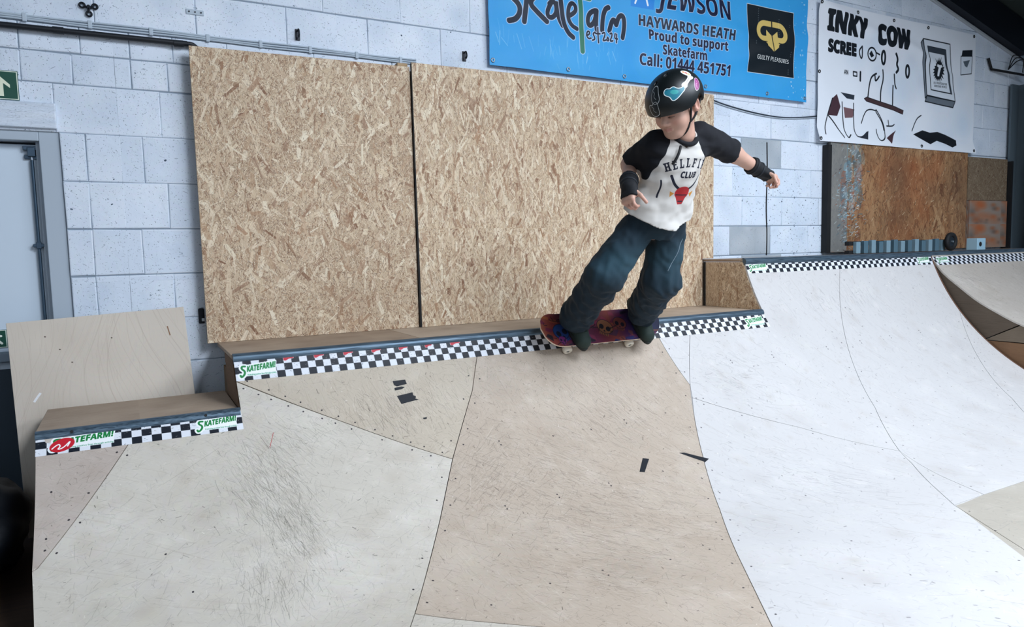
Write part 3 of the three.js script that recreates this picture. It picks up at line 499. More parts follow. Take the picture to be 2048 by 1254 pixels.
// ---------------------------------------------------------------- second ramp beyond, with a wider bank
{
  const t = thing('bank_ramp', 'grey plywood bank ramp at the far right beyond the white ramp', 'ramp', [XD + 0.026, 0, 0]);
  const prof = new THREE.SplineCurve([[0.45, 1.105], [0.53, 1.01], [0.60, 0.93], [0.73, 0.825], [0.86, 0.725], [1.0, 0.645], [1.17, 0.56], [1.5, 0.44], [2.0, 0.32], [2.6, 0.24], [3.3, 0.2]].map((p) => new THREE.Vector2(...p)));
  const x1 = 2.05, PT = prof.getSpacedPoints(60);
  const pos = (v) => { const i = clamp(v, 0, 0.9999) * 60, a = PT[Math.floor(i)], b = PT[Math.floor(i) + 1], f = i - Math.floor(i); return [lerp(a.x, b.x, f), lerp(a.y, b.y, f), Math.atan2(-(b.y - a.y), b.x - a.x)]; };
  const LEN = 3.2, map = (x, s, off) => { const [z, y, an] = pos(1 - s / LEN); return V(x, y + Math.cos(an) * off, z + Math.sin(an) * off); };
  const dm = mat({ roughness: 0.62, map: tex(rampCanvas(1024, 1024, 0, 3.2, 400, { base: [182, 174, 164], ink: [70, 64, 60], grain: 300, grainDir: 0.9, scratches: 1600, scuffDir: 0.9, pits: 120, scuffs: [[0.2, 2.9, 0.2, 0.1, 90, 0.8], [1.4, 2.8, 0.3, 0.2, 220, 0.9], [1.2, 2.4, 0.2, 0.3, 160, 0.9]] }), { clamp: true }) });
  part('ramp_sheet', sheetGeo([[0, 0.02], [x1, 0.02], [x1, LEN - 0.01], [0, LEN - 0.01]], map, 0.012, 0, 0, [0, 0.64, 2.56, 3.2]), dm, t);
  // side cheek in three boards
  const under = PT.map((p) => [p.x, p.y - 0.014]);
  const panel = (pts, m, label) => { const s = new THREE.Shape(pts.map((p) => new THREE.Vector2(p[0], p[1]))); const g = new THREE.ExtrudeGeometry(s, { depth: 0.016, bevelEnabled: false }); g.applyMatrix4(new THREE.Matrix4().makeBasis(V(0, 0, 1), V(0, 1, 0), V(-1, 0, 0))); g.translate(0.017, 0, 0); return part('side_panel', g, m, t, label); };
  const upTo = under.filter((p) => p[0] < 1.17), rest = under.filter((p) => p[0] >= 1.17);
  const greyP = mat({ map: deckTex, color: 0x7f776e, roughness: 0.8 }), greyQ = mat({ map: deckTex, color: 0x9d968c, roughness: 0.8 }), brownQ = mat({ map: deckTex, color: 0xa8876a, roughness: 0.8 });
  panel([...upTo, [1.168, 0.546], [0.93, 0.418], [0.44, 0.418]], greyP, 'dark grey cheek board');
  panel([[0.94, 0.416], [1.175, 0.54], ...rest.filter((p) => p[1] > 0.42), [1.5, 0.414], [0.94, 0.41]], greyQ, 'pale grey wedge board');
  panel([[0.44, 0.0], [0.44, 0.406], [1.5, 0.404], ...rest.filter((p) => p[1] < 0.40 && p[0] > 1.5), [3.3, 0.0]], brownQ, 'brown lower cheek board');
  part('coping', rod([-0.004, 1.092, 0.445], [x1, 1.092, 0.445], 0.026, 18), M.coping, t);
  const g = bx(0, x1, 1.094, 1.112, 0.055, 0.43, 0.003); part('deck_board', g, M.deckOld, t);
  const px = 1024, tw = x1 / px, c = canvas(px, 54, (ctx, w, h) => { ctx.fillStyle = rgba(tapeW); ctx.fillRect(0, 0, w, h); const sq = 0.0356 / tw; for (let i = 0; i < w / sq + 1; i++) for (let j = 0; j < 3; j++) if ((i + j) & 1) { ctx.fillStyle = rgba(navy); ctx.fillRect(i * sq, j * h / 3, sq, h / 3); } logo(ctx, 30, 4, 80, 44); });
  part('checker_tape', sheetGeo([[0.01, 3.06], [x1, 3.06], [x1, 3.155], [0.01, 3.155]], map, 0.0008, 0.0011, 0, [0, 3.06, x1, 3.155]), mat({ map: tex(c, { clamp: true }), roughness: 0.45 }), t);
}

// ---------------------------------------------------------------- boards on the wall
const worldUV = (g) => { const p = g.attributes.position, u = g.attributes.uv; for (let i = 0; i < p.count; i++) u.setXY(i, p.getX(i), p.getY(i)); return g; };
function wallBoard(name, pts, z0, z1, m, label, group) {
  const s = new THREE.Shape(pts.map((p) => new THREE.Vector2(p[0], p[1])));
  const g = new THREE.ExtrudeGeometry(s, { depth: z1 - z0 - 0.002, bevelEnabled: true, bevelSize: 0.001, bevelThickness: 0.001, bevelSegments: 1 }); g.translate(0, 0, z0 + 0.001);
  const t = thing(name, label, 'board', [0, 0, 0], group); part('panel', g, m, t); return t;
}
{
  const a = wallBoard('osb_board', [[0.335, 0.767], [1.497, 0.767], [1.495, 2.278], [0.333, 2.264]], 0.066, 0.084, M.osbA, 'fine grained chipboard sheet on the wall left of the dark gap', 'chipboard sheets on the wall');
  part('batten', bx(0.36, 0.41, 0.78, 2.22, 0.008, 0.066), M.timber, a); part('batten', bx(1.43, 1.49, 0.78, 2.30, 0.008, 0.066), mat({ color: 0xb79b78, roughness: 0.8 }), a);
  const b = wallBoard('osb_board', [[1.512, 0.767], [3.742, 0.767], [3.742, 1.116], [3.852, 1.116], [3.856, 2.316], [1.503, 2.30]], 0.082, 0.1, M.osbB, 'large flaky chipboard sheet behind the skater', 'chipboard sheets on the wall');
  part('batten', bx(1.52, 1.57, 0.78, 2.27, 0.008, 0.082), M.timber, b); part('batten', bx(3.66, 3.72, 0.78, 2.28, 0.008, 0.082), M.timber, b); part('edge_strip', bx(1.4995, 1.511, 0.768, 2.297, 0.084, 0.0995), M.black, b, 'dark gap strip along the board edge');
}
// stained chipboard lining at the right
{
  const c = canvas(1400, 460, (ctx, w, h) => {          // 2.8 m x 0.92 m
    ctx.drawImage(osbB, 0, 300, 1400, 460, 0, 0, 1400, 460);
    ctx.globalCompositeOperation = 'multiply'; ctx.fillStyle = 'rgb(190,160,130)'; ctx.fillRect(0, 0, w, h); ctx.globalCompositeOperation = 'source-over';
    blotch(ctx, w, h, 26, [150, 78, 40], 0.15, 0.42, 40, 150); blotch(ctx, w, h, 40, [86, 62, 44], 0.1, 0.36, 40, 140);
    ctx.fillStyle = 'rgba(120,132,138,0.75)'; ctx.fillRect(0, 0, 120, h);
    for (let i = 0; i < 26; i++) { const x = 160 + gauss() * 60, y = 150 + gauss() * 120, q = []; for (let j = 0; j < 9; j++) { const a = j / 9 * 6.283, r = rr(12, 46); q.push([x + Math.cos(a) * r * 0.7, y + Math.sin(a) * r * 1.5]); } smooth(ctx, q, true); ctx.fillStyle = rgba([[120, 170, 190], [92, 138, 158], [176, 190, 196], [66, 84, 96], [134, 84, 66]][i % 5], rr(0.25, 0.55)); ctx.fill(); }
    for (let i = 0; i < 620; i++) { const x = clamp(150 + gauss() * 80, 10, 290), y = clamp(250 + gauss() * 190, 0, h); ctx.save(); ctx.translate(x, y); ctx.rotate(rr(-0.9, 0.4)); ctx.fillStyle = rgba([[126, 176, 196], [206, 222, 226], [70, 104, 118], [60, 46, 44], [150, 84, 60]][(rnd() * 5) | 0], rr(0.35, 0.85)); ctx.fillRect(-12, -2.5, rr(6, 24), rr(1, 4)); ctx.restore(); }
    for (let i = 0; i < 500; i++) { ctx.save(); ctx.translate(rr(280, 1000), rr(0, h)); ctx.rotate(-0.9 + gauss() * 0.5); ctx.fillStyle = rgba([[232, 212, 176], [176, 104, 56], [70, 48, 34]][(rnd() * 3) | 0], rr(0.3, 0.75)); ctx.fillRect(-10, -1, rr(6, 26), rr(1, 3.4)); ctx.restore(); }
  });
  const t = tex(c, { repeat: [1 / 2.8, 1 / 0.92], offset: [-5.225 / 2.8, -1.13 / 0.92] });
  const g = thing('stained_board', 'paint stained chipboard lining under the white banner', 'board');
  part('panel', worldUV(bx(5.24, 7.27, 1.13, 2.06, 0.02, 0.045)), mat({ map: t, roughness: 0.8 }), g);
  part('upright', bx(5.19, 5.235, 1.13, 2.03, 0.004, 0.06), M.black, g, 'black upright at the left edge');
  const gp = solo('grey_board', bx(7.275, 7.98, 1.60, 2.02, 0.012, 0.05), mat({ color: 0x9a9690, map: tex(osbA, { repeat: RP }), roughness: 0.85 }), 'grey washed board panel below the right end of the white banner', 'board');
  solo('orange_board', bx(7.28, 7.96, 1.13, 1.595, 0.012, 0.07), mat({ map: tex(canvas(256, 256, (ctx, w, h) => { ctx.fillStyle = '#8d7f74'; ctx.fillRect(0, 0, w, h); blotch(ctx, w, h, 14, [168, 84, 40], 0.4, 0.8, 30, 90); blotch(ctx, w, h, 10, [74, 64, 60], 0.2, 0.5, 20, 70); }), { repeat: [1.2, 2] }), roughness: 0.8 }), 'rust orange panel beside the black post at the right', 'board');
  solo('black_post', bx(7.985, 8.015, 1.1, 2.0, 0.02, 0.09), M.black, 'thin black upright between the orange and brown panels', 'post');
  solo('brown_board', bx(8.05, 8.34, 1.1, 1.64, 0.255, 0.285), mat({ color: 0x9a6440, roughness: 0.8 }), 'plain brown panel at the right edge of the picture', 'board');
}
// clutter on the far deck behind the coping: a slatted pallet of blue-grey blocks and a small wheel
{
  const cr = thing('slatted_rack', 'low rack of blue grey slats on the tall deck', 'rack', [5.6, YC + 0.0035, 0.28]);
  const sm = mat({ color: 0x7b98a6, roughness: 0.6 }), sm2 = mat({ color: 0x4f6d7c, roughness: 0.6 });
  for (let i = 0; i < 13; i++) part('slat', bx(i * 0.1 - 0.35, i * 0.1 - 0.295, 0.004, 0.10 + (i % 3) * 0.006, -0.02, 0.012, 0.003), i % 2 ? sm2 : sm, cr);
  part('rail', bx(-0.4, 0.96, 0.002, 0.03, -0.06, -0.02), M.black, cr); part('rail', bx(-0.4, 0.96, 0.07, 0.105, -0.06, -0.02), M.black, cr);
  const w = thing('small_wheel', 'small black wheel leaning on the slatted rack', 'wheel', [6.52, 1.112, 0.33]);
  const tor = new THREE.TorusGeometry(0.062, 0.022, 10, 24); tor.translate(0, 0.085, 0); part('tyre', tor, M.black, w);
  const hub = new THREE.CylinderGeometry(0.045, 0.045, 0.016, 16); hub.rotateX(Math.PI / 2); hub.translate(0, 0.085, 0); const hb = part('hub', hub, mat({ color: 0x2a333c, metalness: 0.6, roughness: 0.4 }), w);
  const ax = new THREE.CylinderGeometry(0.009, 0.009, 0.03, 10); ax.rotateX(Math.PI / 2); ax.translate(0, 0.085, 0.006); part('axle', ax, mat({ color: 0xb8c2c8, metalness: 0.8, roughness: 0.3 }), hb);
  const bxx = thing('blue_box', 'small pale blue box with round hole beside the wheel', 'box', [6.98, 1.112, 0.3]);
  part('body', bx(-0.07, 0.07, 0, 0.11, -0.05, 0.05, 0.006), mat({ color: 0x9fc4d6, roughness: 0.6 }), bxx); part('hole', rod([-0.02, 0.055, 0.048], [-0.02, 0.055, 0.0515], 0.022, 14), M.black, bxx);
}

// ---------------------------------------------------------------- banners
function bannerGeo(x0, x1, y0, y1, nx, ny, zf) {
  const g = new THREE.PlaneGeometry(1, 1, nx, ny), p = g.attributes.position;
  for (let i = 0; i < p.count; i++) { const u = p.getX(i) + 0.5, v = p.getY(i) + 0.5, x = lerp(x0, x1, u), y = lerp(y0, y1, v); p.setXYZ(i, x, y, zf(x, y, u, v)); }
  const b = g.clone(); for (let i = 0; i < p.count; i++) b.attributes.position.setZ(i, p.getZ(i) - 0.0012);
  const ix = b.index.array; for (let i = 0; i < ix.length; i += 3) [ix[i], ix[i + 1]] = [ix[i + 1], ix[i]];
  g.computeVertexNormals(); b.computeVertexNormals();
  return mergeGeometries([g, b]);
}
const ring = (x, y, z) => { const t = new THREE.TorusGeometry(0.011, 0.004, 8, 16); t.translate(x, y, z); return t; };
const eyeM = mat({ color: 0x9aa4ab, metalness: 0.8, roughness: 0.35 });
{
  const X0 = 2.044, X1 = 4.95, Y0 = 2.36, Y1 = 3.26, k = 2048 / (X1 - X0), H = Math.round((Y1 - Y0) * k);
  const px = (x) => (x - X0) * k, py = (y) => (Y1 - y) * k;
  const c = canvas(2048, H, (ctx, w, h) => {
    ctx.fillStyle = '#37a4e4'; ctx.fillRect(0, 0, w, h);
    blotch(ctx, w, h, 30, [28, 140, 216], 0.1, 0.3, 60, 240); blotch(ctx, w, h, 24, [120, 200, 240], 0.05, 0.18, 60, 200);
    for (let i = 0; i < 46; i++) { const x = rr(px(2.1), px(3.1)), y = rr(py(2.55), py(2.38)), L = rr(20, 70); ctx.strokeStyle = rgba([196, 228, 246], rr(0.12, 0.45)); ctx.lineWidth = rr(1.2, 4); line(ctx, [[x, y], [x + gauss() * 22, y - L]]); ctx.stroke(); }   // scuffs
    for (let i = 0; i < 60; i++) { ctx.fillStyle = rgba([235, 245, 250], rr(0.4, 0.9)); ctx.beginPath(); ctx.ellipse(rr(px(4.72), px(4.94)), rr(py(3.2), py(2.38)), rr(1, 4), rr(1, 6), 0, 0, 7); ctx.fill(); }
    const dark = '#0d1b30', ol = 'rgba(206,214,236,0.85)';
    ctx.lineJoin = ctx.lineCap = 'round';
    // brush lettering, as strokes in metres
    const glyph = (strokes, lw, col) => { for (const pass of [0, 1]) for (const s of strokes) { smooth(ctx, s.map(([x, y]) => [px(x), py(y)])); ctx.lineWidth = (pass ? lw : lw + 0.010) * k; ctx.strokeStyle = pass ? col : ol; ctx.stroke(); } };
    const L = 0.034;
    glyph([[[2.315, 2.99], [2.255, 2.95], [2.195, 2.86], [2.20, 2.80], [2.265, 2.76], [2.275, 2.71], [2.24, 2.66], [2.188, 2.645]]], L, dark);
    glyph([[[2.345, 2.98], [2.325, 2.82], [2.30, 2.655]], [[2.455, 2.92], [2.40, 2.84], [2.335, 2.775], [2.40, 2.72], [2.465, 2.675]]], L, dark);
    glyph([[[2.505, 2.80], [2.475, 2.755], [2.47, 2.71], [2.505, 2.70], [2.545, 2.74], [2.54, 2.80], [2.51, 2.812], [2.49, 2.79]], [[2.548, 2.80], [2.55, 2.72], [2.585, 2.665]]], L * 0.9, dark);
    glyph([[[2.565, 2.99], [2.575, 2.85], [2.59, 2.70], [2.625, 2.625], [2.665, 2.60]], [[2.51, 2.885], [2.58, 2.88], [2.64, 2.865]]], L, dark);
    glyph([[[2.64, 2.735], [2.69, 2.76], [2.695, 2.805], [2.665, 2.825], [2.635, 2.79], [2.63, 2.72], [2.66, 2.675], [2.70, 2.66]]], L * 0.85, dark);
    glyph([[[2.735, 2.99], [2.735, 2.80], [2.735, 2.66], [2.74, 2.52]], [[2.675, 2.865], [2.735, 2.88], [2.81, 2.872]]], L * 1.05, '#2f7a60');
    glyph([[[2.855, 2.80], [2.81, 2.785], [2.785, 2.73], [2.80, 2.685], [2.845, 2.72], [2.86, 2.79]], [[2.866, 2.80], [2.855, 2.72], [2.862, 2.655]]], L * 0.95, dark);
    glyph([[[2.905, 2.675], [2.91, 2.75], [2.935, 2.82], [2.965, 2.835]]], L, dark);
    glyph([[[2.965, 2.68], [2.99, 2.755], [3.02, 2.76], [3.025, 2.715], [3.05, 2.79], [3.09, 2.80], [3.10, 2.74], [3.08, 2.65]]], L, dark);
    const S = 0.011, e = (o) => o.map((s) => s.map(([x, y]) => [x, y]));
    glyph(e([[[2.775, 2.625], [2.80, 2.635], [2.80, 2.655], [2.783, 2.655], [2.772, 2.625], [2.79, 2.605], [2.81, 2.612]], [[2.845, 2.655], [2.825, 2.645], [2.838, 2.625], [2.842, 2.608], [2.822, 2.60]], [[2.87, 2.69], [2.868, 2.63], [2.872, 2.59]], [[2.85, 2.648], [2.885, 2.65]],
      [[2.905, 2.655], [2.925, 2.668], [2.928, 2.645], [2.905, 2.605], [2.935, 2.615]], [[2.95, 2.635], [2.94, 2.62], [2.952, 2.61], [2.962, 2.622], [2.95, 2.635]], [[2.97, 2.66], [2.985, 2.672], [2.988, 2.65], [2.968, 2.61], [2.995, 2.618]], [[3.015, 2.668], [3.005, 2.635], [3.035, 2.635]], [[3.028, 2.665], [3.026, 2.61]]]), S, dark);
    // printed lettering
    const word = (s, x0, x1, yb, hgt, col = '#0f1838', bold = true) => { ctx.save(); const f = hgt * k / 0.72; ctx.font = `${bold ? 'bold ' : ''}${f}px sans-serif`; const tw = ctx.measureText(s).width; ctx.translate(px(x0), py(yb)); ctx.scale((x1 - x0) * k / tw, 1); ctx.lineWidth = 7; ctx.strokeStyle = ol; ctx.strokeText(s, 0, 0); ctx.fillStyle = ctx.strokeStyle = col; ctx.lineWidth = 2.2; ctx.fillText(s, 0, 0); ctx.strokeText(s, 0, 0); ctx.restore(); };
    word('JEWSON', 3.39, 4.10, 2.895, 0.135);
    word('HAYWARDS HEATH', 3.212, 4.135, 2.752, 0.072, '#16283f');
    word('Proud to support', 3.302, 4.062, 2.668, 0.068, '#0f1838');
    word('Skatefarm', 3.432, 3.86, 2.578, 0.068);
    word('Call: 01444 451751', 3.222, 4.10, 2.486, 0.078);
    ctx.fillStyle = '#1f8be0'; ctx.fillRect(px(3.152), py(3.06), 0.2 * k, 0.19 * k); ctx.strokeStyle = '#f4faff'; ctx.lineWidth = 0.014 * k; line(ctx, [[px(3.19), py(2.895)], [px(3.245), py(3.03)], [px(3.30), py(2.895)]]); ctx.stroke();
    // black panel with the gold sign
    ctx.fillStyle = '#dfe6ea'; ctx.fillRect(px(4.268), py(3.05), 0.53 * k, 0.515 * k); ctx.fillStyle = '#0b1820'; ctx.fillRect(px(4.272), py(3.046), 0.522 * k, 0.507 * k);
    ctx.fillStyle = '#d9bd6c'; ctx.strokeStyle = '#d9bd6c';
    const gx = 4.545, gy = 2.86;
    for (const q of [-1, 1]) {
      const P2 = (a, b) => [px(gx + q * a), py(gy + b)];
      ctx.lineWidth = 0.043 * k; ctx.lineCap = 'butt'; ctx.lineJoin = 'round'; ctx.beginPath(); ctx.moveTo(...P2(0.006, 0.068)); ctx.lineTo(...P2(0.085, 0.068)); ctx.bezierCurveTo(...P2(0.17, 0.06), ...P2(0.17, -0.05), ...P2(0.09, -0.05)); ctx.lineTo(...P2(0.05, -0.048)); ctx.stroke();
      poly(ctx, [P2(0.004, -0.02), P2(0.062, 0.02), P2(0.062, -0.105), P2(0.004, -0.145)], '#d9bd6c');
    }
    ctx.lineWidth = 3; for (const q of [-1, 1]) { const a = px(gx); poly(ctx, [[a - 2, py(gy - 0.09)], [a + q * 0.08 * k, py(gy - 0.075)], [a, py(gy - 0.15)]], '#d9bd6c'); }
    ctx.fillStyle = '#0b1820'; ctx.fillRect(px(gx) - 3, py(gy + 0.1), 6, 0.25 * k);
    ctx.fillStyle = '#f0f2ee'; ctx.font = `${0.044 * k}px sans-serif`; ctx.fillText('GUILTY PLEASURES', px(4.36), py(2.645), 0.40 * k);
    ctx.strokeStyle = 'rgba(235,240,240,0.7)'; ctx.lineWidth = 2; for (const [x, y, l] of [[4.40, 3.03, 0.12], [4.63, 2.98, 0.14], [4.36, 2.78, 0.03], [4.76, 2.74, 0.05], [4.73, 2.6, 0.05], [4.755, 2.95, 0.02]]) { ctx.setLineDash([5, 7]); line(ctx, [[px(x), py(y)], [px(x) - 4, py(y - l)]]); ctx.stroke(); } ctx.setLineDash([]);
  });
  const zf = (x, y, u, v) => 0.018 + 0.010 * Math.sin(u * 9 + v * 4) * (0.3 + 0.7 * v) + 0.026 * Math.exp(-((u * 0.62 + v * 0.8 - 0.86) ** 2) / 0.0035) * sstep(0, 0.3, u) * (1 - sstep(0.55, 0.95, u)) + 0.016 * Math.exp(-((u * 0.5 - v * 0.5 - 0.22) ** 2) / 0.002) * sstep(0.55, 0.8, u) + 0.006 * noise(u * 14, v * 7) + 0.008 * noise(u * 5, v * 3, 4) + 0.012;
  const b = thing('blue_banner', 'bright blue vinyl banner with dark lettering and a black and gold panel', 'banner', [0, 0, 0]);
  part('sheet', bannerGeo(X0, X1, Y0, Y1, 150, 46, zf), phys({ map: tex(c, { clamp: true }), roughness: 0.5, specularIntensity: 0.6 }), b);
  for (const u of [0.008, 0.2, 0.36, 0.62, 0.84, 0.992]) part('eyelet', ring(lerp(X0, X1, u), Y0 + 0.03, zf(0, 0, u, 0.033) + 0.002), eyeM, b);
}
{
  const X0 = 5.09, X1 = 7.378, Y0 = 2.055, Y1 = 3.192, k = 1800 / (X1 - X0), H = Math.round((Y1 - Y0) * k);
  const px = (x) => (x - X0) * k, py = (y) => (Y1 - y) * k, T = (l) => l.map(([x, y]) => [px(x), py(y)]);
  const c = canvas(1800, H, (ctx, w, h) => {
    ctx.fillStyle = '#f0f6fd'; ctx.fillRect(0, 0, w, h); blotch(ctx, w, h, 20, [176, 206, 236], 0.08, 0.25, 60, 220); blotch(ctx, w, h, 12, [226, 214, 226], 0.06, 0.2, 60, 160);
    const ink = '#131a22'; ctx.lineJoin = ctx.lineCap = 'round';
    const word = (s, x0, x1, yb, hgt, fat, skew) => { ctx.save(); ctx.font = `bold ${hgt * k / 0.72}px sans-serif`; const tw = ctx.measureText(s).width; ctx.translate(px(x0), py(yb)); ctx.transform((x1 - x0) * k / tw, skew, 0, 1, 0, 0); ctx.fillStyle = ctx.strokeStyle = ink; ctx.lineWidth = fat * k; ctx.fillText(s, 0, 0); ctx.strokeText(s, 0, 0); ctx.restore(); };
    word('INKY', 5.20, 5.72, 2.975, 0.155, 0.022, 0.02); word('COW', 5.86, 6.33, 2.945, 0.155, 0.026, 0.0);
    word('SCREE', 5.21, 5.585, 2.80, 0.095, 0.016, 0.0);
    ctx.strokeStyle = ctx.fillStyle = ink; ctx.lineWidth = 0.014 * k;
    smooth(ctx, T([[5.66, 2.89], [5.615, 2.85], [5.64, 2.79], [5.665, 2.79], [5.66, 2.89]]), true); ctx.stroke();
    ctx.beginPath(); ctx.ellipse(px(5.80), py(2.84), 0.06 * k, 0.055 * k, 0, 0, 7); ctx.stroke(); poly(ctx, T([[5.76, 2.84], [5.79, 2.87], [5.83, 2.83], [5.79, 2.81]]), ink); line(ctx, T([[5.86, 2.86], [5.91, 2.85]])); ctx.stroke();
    ctx.lineWidth = 0.024 * k; for (const [x, y, a, b] of [[5.965, 2.83, 0.024, 0.055], [6.315, 2.745, 0.025, 0.052]]) { ctx.beginPath(); ctx.ellipse(px(x), py(y), a * k, b * k, 0, 0, 7); ctx.stroke(); }
    smooth(ctx, T([[6.14, 2.88], [6.175, 2.84], [6.15, 2.79], [6.185, 2.75], [6.15, 2.72]])); ctx.stroke();
    word('AN', 5.42, 5.475, 2.635, 0.036, 0.002, 0); ctx.lineWidth = 0.012 * k; ctx.strokeRect(px(5.54), py(2.665), 0.05 * k, 0.035 * k); line(ctx, T([[5.64, 2.67], [5.635, 2.60]])); ctx.lineWidth = 0.022 * k; ctx.stroke();
    // stool-like line drawing and the sketch under it
    ctx.lineWidth = 0.016 * k; smooth(ctx, T([[5.86, 2.68], [5.80, 2.66], [5.77, 2.60], [5.74, 2.45]])); ctx.stroke(); smooth(ctx, T([[5.90, 2.66], [5.85, 2.60], [5.84, 2.66]])); ctx.stroke();
    smooth(ctx, T([[5.955, 2.72], [5.965, 2.64], [5.93, 2.56], [5.925, 2.43]])); ctx.stroke(); smooth(ctx, T([[6.12, 2.70], [6.125, 2.62], [6.15, 2.58]])); ctx.stroke(); line(ctx, T([[6.105, 2.60], [6.10, 2.41]])); ctx.stroke();
    poly(ctx, T([[5.69, 2.452], [5.73, 2.468], [6.13, 2.42], [6.27, 2.395], [6.26, 2.36], [6.12, 2.385], [5.72, 2.432]]), '#4a3436'); ctx.lineWidth = 0.006 * k; ctx.strokeStyle = ink; ctx.stroke();
    poly(ctx, T([[5.33, 2.46], [5.27, 2.42], [5.22, 2.28], [5.34, 2.28], [5.38, 2.36]]), '#4a3038');
    poly(ctx, T([[5.38, 2.48], [5.56, 2.47], [5.555, 2.43], [5.46, 2.435]]), '#2c3440'); poly(ctx, T([[5.42, 2.36], [5.56, 2.35], [5.54, 2.28], [5.44, 2.27]]), '#7a5a5e');
    ctx.lineWidth = 0.011 * k; for (const l of [[[5.27, 2.42], [5.21, 2.28], [5.18, 2.12]], [[5.22, 2.28], [5.32, 2.22], [5.40, 2.10]], [[5.40, 2.40], [5.42, 2.18], [5.45, 2.09], [5.50, 2.13]], [[5.55, 2.40], [5.545, 2.13], [5.64, 2.11], [5.74, 2.17]], [[5.66, 2.24], [5.70, 2.34], [5.77, 2.37], [5.86, 2.36]], [[5.86, 2.37], [5.93, 2.32], [6.0, 2.2], [5.98, 2.12], [5.88, 2.09], [5.87, 2.2]], [[5.86, 2.35], [5.95, 2.28], [5.98, 2.2]], [[6.02, 2.24], [6.1, 2.24], [6.13, 2.26]], [[6.04, 2.29], [6.05, 2.24]], [[6.40, 2.22], [6.46, 2.33], [6.54, 2.37]]]) { smooth(ctx, T(l)); ctx.stroke(); }
    poly(ctx, T([[5.62, 2.11], [5.76, 2.18], [5.72, 2.10]]), '#2a2f3a'); poly(ctx, T([[6.0, 2.13], [6.16, 2.21], [6.05, 2.08]]), '#4a3036');
    // screen-printing frame with its ink splat, its shadow and a squeegee
    poly(ctx, T([[6.42, 2.19], [6.56, 2.235], [6.68, 2.22], [6.80, 2.235], [6.92, 2.215], [7.03, 2.19], [7.10, 2.17], [7.08, 2.12], [7.0, 2.095], [6.90, 2.125], [6.78, 2.15], [6.66, 2.11], [6.56, 2.145]]), '#0c1018');
    ctx.strokeStyle = ink; ctx.lineWidth = 0.010 * k;
    poly(ctx, T([[6.535, 3.06], [6.50, 3.02], [6.545, 2.80], [6.59, 2.53], [6.615, 2.555], [6.57, 2.85]]), '#7c8690'); ctx.stroke();
    poly(ctx, T([[6.615, 2.555], [6.59, 2.50], [7.03, 2.475], [7.06, 2.535]]), '#6e7882'); ctx.stroke();
    poly(ctx, T([[6.535, 3.06], [6.945, 3.055], [6.98, 2.80], [7.06, 2.535], [6.615, 2.56], [6.58, 2.82]]), '#e2eaf2'); ctx.stroke();
    poly(ctx, T([[6.60, 3.00], [6.88, 2.995], [6.92, 2.80], [7.0, 2.60], [6.68, 2.615], [6.64, 2.82]]), '#e2eaf2'); ctx.stroke();
    poly(ctx, T([[6.60, 3.00], [6.88, 2.995], [6.865, 2.945], [6.605, 2.95]]), '#3b444e'); poly(ctx, T([[6.88, 2.995], [6.92, 2.80], [7.0, 2.60], [6.975, 2.60], [6.895, 2.80], [6.86, 2.95]]), '#3b444e');
    const sx = 6.775, sy = 2.80; const star = []; for (let i = 0; i < 44; i++) { const a = i / 44 * Math.PI * 2, r = (i % 2 ? 0.062 : 0.078 + 0.03 * rnd()); star.push([sx + Math.cos(a) * r * 0.95, sy + Math.sin(a) * r * 1.3]); } poly(ctx, T(star), ink);
    poly(ctx, T([[6.74, 2.85], [6.765, 2.845], [6.79, 2.845], [6.815, 2.85], [6.822, 2.83], [6.795, 2.82], [6.792, 2.745], [6.765, 2.745], [6.762, 2.82], [6.735, 2.83]]), '#e8eef4');
    ctx.fillStyle = ink; ctx.font = `bold ${0.028 * k}px sans-serif`; ctx.fillText('ECO PRINTING FOR', px(6.715), py(2.672), 0.2 * k); ctx.fillText('AWESOME PEOPLE', px(6.725), py(2.645), 0.19 * k);
    poly(ctx, T([[7.15, 3.02], [7.325, 3.045], [7.32, 2.985], [7.14, 2.965]]), ink); poly(ctx, T([[7.13, 2.965], [7.32, 2.985], [7.32, 2.82], [7.135, 2.79]]), '#dfe8f1'); ctx.lineWidth = 0.008 * k; ctx.stroke(); poly(ctx, T([[7.17, 2.92], [7.28, 2.945], [7.24, 2.87], [7.2, 2.88]]), '#5a6670');
  });
  const zf = (x, y, u, v) => 0.022 + 0.006 * Math.sin(u * 7 + v * 2) + 0.018 * Math.exp(-((u * 0.45 + v - 1.0) ** 2) / 0.0022) * (1 - sstep(0.25, 0.6, u)) + 0.014 * Math.exp(-((u * 0.7 + v - 1.2) ** 2) / 0.0016) * sstep(0.3, 0.5, u) * (1 - sstep(0.75, 0.9, u)) + 0.005 * noise(u * 9, v * 6) + 0.035 * sstep(0.12, 0, v);
  const b = thing('white_banner', 'white vinyl banner with hand drawn black lettering and sketches', 'banner');
  part('sheet', bannerGeo(X0, X1, Y0, Y1, 120, 60, zf), phys({ map: tex(c, { clamp: true }), roughness: 0.42 }), b);
  for (const [u, v] of [[0.006, 0.985], [0.22, 0.975], [0.44, 0.975], [0.66, 0.975], [0.985, 0.985], [0.006, 0.5], [0.006, 0.02], [0.62, 0.025], [0.985, 0.02]]) part('eyelet', ring(lerp(X0, X1, u), lerp(Y0, Y1, v), zf(0, 0, u, v) + 0.002), M.black, b);
}

